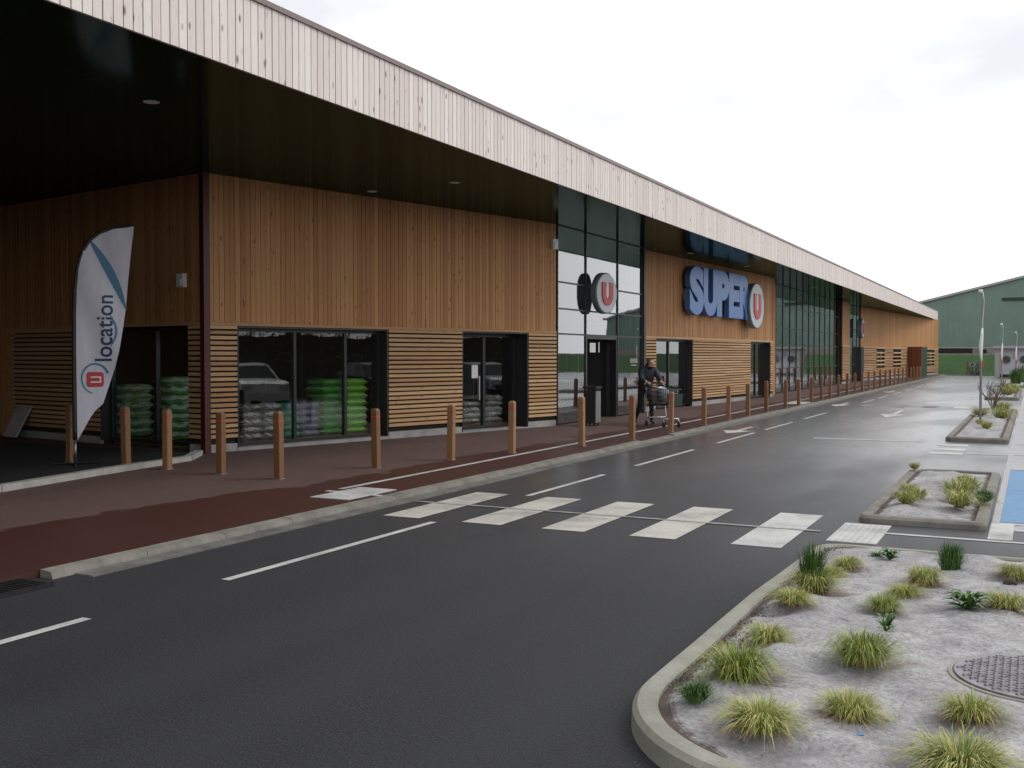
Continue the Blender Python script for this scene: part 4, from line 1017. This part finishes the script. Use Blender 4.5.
for x,s in ((-.38,.25),(-.38,-.25),(.45,.2),(.45,-.2)):
    b=MB(); b.tube([(x,s-.014,.062),(x,s+.014,.062)],.062,14); o=b.build('wheel',M['rubber'],ct)
    b=MB(); b.tube([(x,s-.018,.062),(x,s+.018,.062)],.022,10); b.box(x-.012,x+.012,s-.024,s-.020,.05,.15); b.box(x-.012,x+.012,s+.020,s+.024,.05,.15); b.box(x-.02,x+.02,s-.024,s+.024,.13,.15); b.build('hub',M['chrome'],o)
def lump(name,mat,x,y,z,sx,sy,sz,lab,cat,seed):
    b=MB(); n,m=12,8; vs=[]
    for j in range(m+1):
        ph=math.pi*j/m
        for i in range(n):
            th=2*math.pi*i/n; k=1+.22*mnoise.noise(Vector((math.cos(th)*2+seed,math.sin(th)*2,ph*1.5)))
            se=lambda c:math.copysign(abs(c)**.55,c)
            vs.append((sx*se(math.sin(ph))*se(math.cos(th))*k,sy*se(math.sin(ph))*se(math.sin(th))*k,sz*se(math.cos(ph))*(1 if j else 1.15)))
    fs=[(j*n+i,(j+1)*n+i,(j+1)*n+(i+1)%n,j*n+(i+1)%n) for j in range(m) for i in range(n)]
    b.add(vs,fs); o=b.build(name,mat,smooth=True); o.rotation_euler=(0,0,HEAD)
    h=Matrix.Rotation(HEAD,3,'Z')@Vector((x,y,0)); o.location=(ct.location.x+h.x,ct.location.y+h.y,.06+z); tag(o,lab,cat); return o
lump('shopping_bag',M['bagwhite'],-.22,.05,.73,.12,.17,.20,'crumpled white shopping bag at the back of the cart','bag',1)
lump('shopping_bag',M['baggrey'],.08,-.03,.74,.12,.16,.17,'grey shopping bag in the middle of the cart','bag',5)
tg=empty('tote_bag',(0,0,0),HEAD); h=Matrix.Rotation(HEAD,3,'Z')@Vector((.66,0,0)); tg.scale=(.85,.85,.9); tg.location=(ct.location.x+h.x,ct.location.y+h.y,.06+.52)
tag(tg,'dark green tote bag hanging on the front of the cart','bag')
b=MB(); b.hexa([(-.12,-.14,0),(.10,-.14,0),(.10,.14,0),(-.12,.14,0),(-.17,-.17,.30),(.13,-.17,.32),(.13,.17,.32),(-.17,.17,.30)]); b.build('bag_body',M['totegreen'],tg)
b=MB(); b.tube([(-.15,-.1,.30),(-.19,-.09,.42),(-.19,.09,.42),(-.15,.1,.30)],.012,6); b.build('strap',M['black'],tg)

# ------------------------------------------------------------------ far end: warehouse, wall, kiosk, poles, box
wh=empty('warehouse',(10,125,1.7)); tag(wh,'large green corrugated metal warehouse with shallow gable','warehouse')
o_=(10,125,1.7)
def roofz(x): return 10.35+.245*x if x<6 else 10.35+.245*6-.245*(x-6)
b=MB(); x=-22.; 
while x<28:
    for dx,w,d in ((0,.42,0),(.42,.14,.07)):
        a,c=x+dx,x+dx+w; b.hexa([(a,125.2-d,2.6),(c,125.2-d,2.6),(c,125.6,2.6),(a,125.6,2.6),(a,125.2-d,roofz(a)),(c,125.2-d,roofz(c)),(c,125.6,roofz(c)),(a,125.6,roofz(a))],tn())
    x+=.56
b.build('cladding',M['greenclad'],wh,off=o_)
b=MB(); b.box(-22,28.2,125.25,125.6,1.0,2.59); b.build('base_wall',M['concrete'],wh,off=o_)
b=MB()
for (a,c) in ((-22.4,6),(6,28.7)):
    b.hexa([(a,124.9,roofz(a)+.02),(c,124.9,roofz(c)+.02),(c,190,roofz(c)+.02),(a,190,roofz(a)+.02),(a,124.9,roofz(a)+.28),(c,124.9,roofz(c)+.28),(c,190,roofz(c)+.28),(a,190,roofz(a)+.28)])
b.build('roof',M['kframe'],wh,off=o_)
b=MB(); b.box(-22,-21.8,125.6,190,1,roofz(-22)); b.box(28.0,28.2,125.6,190,1,roofz(28)); b.build('side_wall',M['greenclad'],wh,off=o_)
b=MB(); b.box(-3.2,6,125.0,125.13,7.7,8.0); b.build('vent_louvre',M['greenband'],wh,off=o_)
for px in (-9,-2.3,5,12): pass
b=MB(); b.box(-10.4,-6.0,123.6,124.4,1.9,2.5); b.box(-5.3,-4.6,123.6,124.4,1.9,2.4); o=b.build('timber_pile',M['backing']); tag(o,'dark stack of stored timber along the warehouse foot','timber pile')
b=MB(); b.box(-60,60,119.0,119.3,1.0,1.95); o=b.build('retaining_wall',M['concrete']); tag(o,'long grey concrete retaining wall along the top of the grass bank','wall')
# rust-red enclosure at the far wall
eo=W4.p(16.5,.5,.06); en=empty('service_enclosure',eo); tag(en,'rust red boarded enclosure projecting from the far slatted wall','enclosure')
b=MB(); q0,q1=W4.p(15.3,.06,0)[:2],W4.p(15.3,1.05,0)[:2]; boards(b,Frame(q0,q1),0,.99,.06,2.36,.12); boards(b,Frame(q1,W4.p(15.5,1.05,0)[:2]),0,.2,.06,2.36,.12); b.build('boarding',M['rust'],en,off=eo)
b=MB(); b.fbox(W4,15.28,18.1,.06,1.08,2.362,2.42); b.build('top',M['anth'],en,off=eo)
b=MB(); b.fbox(W4,15.52,18.0,.06,1.04,.06,2.34); b.build('door',M['frontshade'],en,off=eo)  # front face in shade, its darkness put into the colour; no separate door
# kiosk
kx,ky=-2.75,90.2; kk=empty('laundry_kiosk',(kx,ky,0)); tag(kk,'white laundry kiosk with two round dark drum doors','kiosk')
b=MB(); b.box(0,.35,0,2.2,0,2.3); b.box(6.2,6.5,0,2.2,0,2.3); b.box(-.12,6.65,-.25,2.3,2.30,2.5); b.build('frame',M['kframe'],kk)
b=MB(); b.box(.36,6.19,.5,2.1,0,2.29); b.build('machine_wall',M['laundry'],kk)
for x in (.82,2.05,3.3,4.5):
    b=MB(); n=28
    b.tube([(x,.44,1.42),(x,.5,1.42)],.36,n); o=b.build('drum_ring',M['kframe'],kk); b=MB(); b.tube([(x,.41,1.42),(x,.438,1.42)],.28,n); b.build('drum_door',M['darkdoor'],o)
for x in (1.4,2.65): 
    b=MB(); b.box(x-.12,x+.12,.47,.498,1.5,1.9); b.build('control_panel',M['kframe'],kk)
b=MB(); b.box(.36,6.19,.45,.498,.03,.25); b.build('kickboard',M['irond'],kk)
# thin poles carrying furled white flags
def flagpole(x,y,h,lab,z=.1,s=1):
    o=empty('flag_pole',(x,y,z)); tag(o,lab,'flag pole','thin poles with furled white flags')
    b=MB(); b.tube([(0,0,0),(0,0,h*.55),(.02,.02,h*.8),(.05,.03,h*.93),(.02,.0,h)],[.032,.027,.02,.014,.011],8); b.build('pole',M['alu'],o,smooth=True)
    b=MB(); b.tube([(-.03,0,h-.02),(-.03,0,h+.06)],.05*s,8); b.build('finial',M['white'],o,smooth=True)
    b=MB(); b.tube([(.03,.0,h*.42),(.0,-.02,h*.50),(-.01,-.03,h*.58),(.01,-.02,h*.66),(.02,-.01,h*.72)],[.015,.03,.05,.04,.018],9); b.build('furled_flag',M['white'],o,smooth=True)
    b=MB(); b.tube([(.05,-.02,h*.40),(.045,-.02,h*.47)],[.012,.03],6); b.build('flag_tail',M['redband'],o)
flagpole(-1.2,29.0,3.28,'nearest thin pole with a furled white flag on the third island')
flagpole(-1.35,54,3.1,'second thin pole with a furled flag, rising before the kiosk roof'); flagpole(-.92,66,2.95,'third and farthest thin pole with a furled flag above the kiosk')
# grey bush in front of the bank
def leafball(name,x,y,z,rx,rz,n,mat,lab,seed,s=.09):
    q=random.Random(seed); b=MB()
    for i in range(n):
        d=Vector((q.gauss(0,1),q.gauss(0,1),q.gauss(0,1))).normalized()*q.uniform(.4,1)**.5; c=Vector((d.x*rx,d.y*rx,max(-rz+.0,d.z*rz)+rz))
        u=Vector((q.uniform(-1,1),q.uniform(-1,1),q.uniform(-1,1))).normalized(); v=u.cross(Vector((q.uniform(-1,1),q.uniform(-1,1),q.uniform(-1,1)))).normalized()
        b.add([c-u*s,c-v*s*.6,c+u*s,c+v*s*.6],[(0,1,2,3)],(q.random(),0,0))
    o=empty(name,(x,y,z)); b.build('foliage',mat,o); t_=MB(); t_.tube([(0,0,0),(0,0,rz)],[.04,.02],6); t_.build('stem',M['twig'],o); tag(o,lab,'shrub'); return o
leafball('round_shrub',-4.55,100.2,.05,.7,.55,500,M['greybush'],'grey green rounded shrub before the grass bank',3)

# ------------------------------------------------------------------ beyond the right edge: parked cars and trees that the glass mirrors
def car(mat):
    o=empty('parked_car',(0,0,0))
    prof=[(-2.0,.30),(-2.08,.55),(-2.02,.85),(-1.75,.95),(-1.05,1.0),(-.45,1.42),(.2,1.50),(1.0,1.47),(1.7,1.05),(1.98,.95),(2.05,.6),(2.0,.30)]
    b=MB(); secs=[(-.86,.93),(-.80,.99),(0,1.0),(.80,.99),(.86,.93)]
    vs=[]; n=len(prof)
    for y,k in secs:
        for (x,z) in prof:
            t_=max(0,(z-.95)/.55); yy=y*(1-.18*t_); vs.append((x*(k if abs(y)>.5 else 1.01),yy,z if abs(y)<.83 else .3+(z-.3)*.97))
    fs=[(i*n+k,i*n+(k+1)%n,(i+1)*n+(k+1)%n,(i+1)*n+k) for i in range(4) for k in range(n)]
    fs+= [tuple(range(n))[::-1],tuple(4*n+k for k in range(n))]
    b.add(vs,fs); body=b.build('body',mat,o,smooth=False)
    b=MB()
    for s in (-1,1):
        b.hexa([(-.85,s*.83,1.02),(.0,s*.845,1.02),(.0,s*.86,1.02),(-.85,s*.85,1.02),(-.40,s*.75,1.38),(.0,s*.745,1.42),(.0,s*.765,1.42),(-.40,s*.77,1.38)])
        b.hexa([(.06,s*.845,1.02),(1.35,s*.83,1.02),(1.35,s*.85,1.02),(.06,s*.86,1.02),(.06,s*.745,1.42),(1.0,s*.735,1.39),(1.0,s*.755,1.39),(.06,s*.765,1.42)])
    b.hexa([(-1.04,-.72,1.02),(-1.04,.72,1.02),(-1.02,.72,1.0),(-1.02,-.72,1.0),(-.5,-.62,1.41),(-.5,.62,1.41),(-.46,.62,1.40),(-.46,-.62,1.40)])
    b.hexa([(1.10,-.62,1.43),(1.10,.62,1.43),(1.04,.62,1.43),(1.04,-.62,1.43),(1.66,-.7,1.10),(1.66,.7,1.10),(1.6,.7,1.08),(1.6,-.7,1.08)])
    b.build('windows',M['carglass'],o)
    for x in (-1.3,1.25):
        for s in (-1,1):
            b=MB(); b.tube([(x,s*.70,.32),(x,s*.89,.32)],.32,22); w=b.build('wheel',M['rubber'],o); b=MB(); b.tube([(x,s*.885,.32),(x,s*.9,.32)],.2,14); b.build('rim',M['alu'],w)
    for s in (-1,1):
        b=MB(); b.box(-2.09,-1.9,s*.62-.16,s*.62+.16,.68,.82); b.build('headlight',M['headlight'],o); b=MB(); b.box(1.9,2.07,s*.66-.12,s*.66+.12,.75,.95); b.build('tail_light',M['tail'],o)
    return o
for i,(m,y,lab) in enumerate((('carwhite',20.0,'white parked car nearest the blue bay'),('cardark',24.9,'black parked car in the bays right of the road'),('carsilver',29.6,'silver parked car in the bays right of the road'),('cardark',34.8,'dark parked car farther along the bays'),('carwhite',39.6,'white parked car farthest along the bays'))):
    c=car(M[m]); c.location=(2.9,y,.005); tag(c,lab,'car','cars parked right of the road')
c=car(M['cardark']); c.location=(6.5,6.5,0); c.rotation_euler=(0,0,1.5); tag(c,'dark car parked beyond the near planting island','car','cars parked right of the road')
c=car(M['carwhite']); c.location=(7.2,12.5,.0); c.rotation_euler=(0,0,1.55); tag(c,'white car standing beyond the blue bay','car','cars parked right of the road')
def tree_parts(seed,h):
    q=random.Random(seed); b=MB(); l=MB()
    b.tube([(0,0,0),(.05,0,h*.2),(0,.06,h*.45),(.05,0,h*.8)],[.22,.17,.12,.05],8)
    tips=[]
    for i in range(16):
        a=q.uniform(0,6.28); z=h*q.uniform(.25,.7); L=h*q.uniform(.16,.34); e=Vector((math.cos(a)*L,math.sin(a)*L,z+L*.7)); m=Vector((math.cos(a)*L*.5,math.sin(a)*L*.5,z+L*.25))
        b.tube([(0,0,z),m,e],[.07,.045,.02],6); tips+=[m,e]
        for k in range(4):
            d=e+Vector((q.gauss(0,.7),q.gauss(0,.7),q.gauss(.4,.5))); b.tube([m.lerp(e,.6),d],[.02,.008],4); tips.append(d)
    for t_ in tips:
        for k in range(34):
            c=t_+Vector((q.gauss(0,.5),q.gauss(0,.5),q.gauss(0,.4))); s=.11; u=Vector((q.uniform(-1,1),q.uniform(-1,1),q.uniform(-1,1))).normalized(); v=u.cross(Vector((q.uniform(-1,1),q.uniform(-1,1),q.uniform(-1,1)))).normalized()
            l.add([c-u*s,c-v*s*.6,c+u*s,c+v*s*.6],[(0,1,2,3)],(q.random(),0,0))
    o=empty('deciduous_tree',(0,0,0)); b.build('trunk',M['bark'],o,smooth=True); l.build('crown',M['leaf'],o); return o
hd=empty('hedge',(62,70,0)); tag(hd,'tall dark hedge closing off the far side of the car park','hedge')
b=MB(); c=MB(); q=random.Random(77)
for k in range(60):
    y=-90+k*3; c.box(-1.1,1.1,y,y+3,0,3.6+.9*mnoise.noise(Vector((y*.12,0,3))))
for k in range(15000):
    y=q.uniform(-90,90); top=5.0+1.0*mnoise.noise(Vector((y*.12,0,3))); x=q.uniform(-1.8,.6); p=Vector((x,y,q.uniform(.1,top))); u=Vector((q.uniform(-1,1),q.uniform(-1,1),q.uniform(-1,1))).normalized(); v=u.cross(Vector((q.uniform(-1,1),q.uniform(-1,1),q.uniform(-1,1)))).normalized(); z_=q.uniform(.1,.24)
    b.add([p-u*z_,p-v*z_*.6,p+u*z_,p+v*z_*.6],[(0,1,2,3)],(q.random(),0,0))
c.build('inner_branches',M['bark'],hd); b.build('foliage',M['leaf'],hd)
hd=empty('hedge',(10.5,27,0)); tag(hd,'low clipped hedge added behind the parked cars to darken the window reflections','hedge')
b=MB(); c=MB(); c.box(-.5,.5,-14,16,0,1.5)  # added out of view so the shop windows mirror less bright ground
for k in range(7000):
    p=Vector((q.uniform(-.75,.75),q.uniform(-14.2,16.2),q.uniform(.05,1.85+.15*mnoise.noise(Vector((k*.1,0,0)))))); u=Vector((q.uniform(-1,1),q.uniform(-1,1),q.uniform(-1,1))).normalized(); v=u.cross(Vector((q.uniform(-1,1),q.uniform(-1,1),q.uniform(-1,1)))).normalized(); z_=q.uniform(.05,.1)
    b.add([p-u*z_,p-v*z_*.6,p+u*z_,p+v*z_*.6],[(0,1,2,3)],(q.random()*.6,0,0))
c.build('inner_branches',M['bark'],hd); b.build('foliage',M['leaf'],hd)
tr0=tree_parts(5,8.5)
for i,(x,y,s,lab) in enumerate(((74,2,.85,'bushy tree beyond the car park opposite the canopy'),(79,26,.95,'second bushy tree beyond the car park'),(72,48,.8,'third bushy tree beyond the car park'),(80,72,1.0,'tall bushy tree beyond the parked cars'),(73,96,.85,'bushy tree beyond the middle of the car park'),(82,122,1.0,'bushy tree opposite the long glass front'),(76,150,.95,'farthest bushy tree beyond the car park'))):
    o=tr0 if i==0 else copy_tree(tr0); o.location=(x,y,0); o.rotation_euler=(0,0,i*1.7); o.scale=(s,s,s); tag(o,lab,'tree','trees beyond the car park')

# ------------------------------------------------------------------ small stuff on the road: leaf scraps
q=random.Random(8); b=MB()
for i in range(26):
    x=q.uniform(-6.5,-1.9); y=q.uniform(3,20); s=q.uniform(.004,.010); a=q.uniform(0,6.28); z=.0095
    b.add([(x+s*math.cos(a),y+s*math.sin(a),z),(x-s*.5*math.sin(a),y+s*.5*math.cos(a),z+.002),(x-s*math.cos(a),y-s*math.sin(a),z),(x+s*.5*math.sin(a),y-s*.5*math.cos(a),z+.001)],[(0,1,2,3)],tn())
o=b.build('leaf_scraps',M['kerb']); o['kind']='stuff'; tag(o,'pale leaf and paper scraps scattered over the dark road','litter')

# ------------------------------------------------------------------ camera, light, sky
cam=bpy.data.cameras.new('camera'); co=bpy.data.objects.new('camera',cam); col.objects.link(co); sc.camera=co
cam.sensor_width=36; cam.lens=36*1040/1024; cam.clip_end=3000; cam.clip_start=.05
co.location=(0,0,1.78); co.rotation_euler=(rad(90-1.597),0,rad(26.644))
SUN_EL,SUN_AZ=48,62     # azimuth clockwise from +Y
sun=bpy.data.lights.new('sun','SUN'); sun.energy=1.1; sun.angle=rad(28); sun.color=(1,.97,.93)
so=bpy.data.objects.new('sun',sun); col.objects.link(so)
sd=Vector((math.sin(rad(SUN_AZ))*math.cos(rad(SUN_EL)),math.cos(rad(SUN_AZ))*math.cos(rad(SUN_EL)),math.sin(rad(SUN_EL))))
so.rotation_euler=sd.to_track_quat('Z','Y').to_euler(); so.location=(0,0,60)
w=bpy.data.worlds.new('World'); sc.world=w; w.use_nodes=True; nt=w.node_tree; N=nt.nodes; bg=N['Background']; bg.inputs['Strength'].default_value=.12
sky=N.new('ShaderNodeTexSky'); sky.sky_type='NISHITA'; sky.sun_disc=False; sky.sun_elevation=rad(SUN_EL); sky.sun_rotation=rad(SUN_AZ); sky.dust_density=3
tc=N.new('ShaderNodeTexCoord'); mp=N.new('ShaderNodeMapping'); mp.inputs['Scale'].default_value=(1.3,1.3,3.2); mp.inputs['Location'].default_value=(.4,.2,0); nt.links.new(tc.outputs['Generated'],mp.inputs[0])
nz=N.new('ShaderNodeTexNoise'); nz.inputs['Scale'].default_value=1.7; nz.inputs['Detail'].default_value=7; nz.inputs['Roughness'].default_value=.5; nt.links.new(mp.outputs[0],nz.inputs['Vector'])
cr=N.new('ShaderNodeValToRGB'); cr.color_ramp.elements[0].position=.44; cr.color_ramp.elements[0].color=(.62,.635,.655,1); cr.color_ramp.elements[1].position=.68; cr.color_ramp.elements[1].color=(1,1,1,1); nt.links.new(nz.outputs[0],cr.inputs[0])
sz=N.new('ShaderNodeSeparateXYZ'); nt.links.new(tc.outputs['Generated'],sz.inputs[0])
hz=N.new('ShaderNodeMapRange'); hz.inputs[1].default_value=.10; hz.inputs[2].default_value=.24; nt.links.new(sz.outputs[2],hz.inputs[0])
m1=N.new('ShaderNodeMix'); m1.data_type='RGBA'; m1.inputs[6].default_value=(1,1,1,1); nt.links.new(hz.outputs[0],m1.inputs[0]); nt.links.new(cr.outputs[0],m1.inputs[7])
sc1=N.new('ShaderNodeMix'); sc1.data_type='RGBA'; sc1.blend_type='MULTIPLY'; sc1.inputs[0].default_value=1; sc1.inputs[7].default_value=(9.6,9.6,9.7,1); nt.links.new(m1.outputs[2],sc1.inputs[6])
m2=N.new('ShaderNodeMix'); m2.data_type='RGBA'; m2.inputs[0].default_value=.94; nt.links.new(sky.outputs[0],m2.inputs[6]); nt.links.new(sc1.outputs[2],m2.inputs[7])
nt.links.new(m2.outputs[2],bg.inputs['Color'])
sc.view_settings.view_transform='Standard'; sc.view_settings.look='None'; sc.view_settings.exposure=.35; sc.view_settings.gamma=1
sc.cycles.max_bounces=10; sc.cycles.transparent_max_bounces=16; sc.cycles.glossy_bounces=5; sc.cycles.diffuse_bounces=4
sc.cycles.use_denoising=True; sc.cycles.sample_clamp_indirect=6
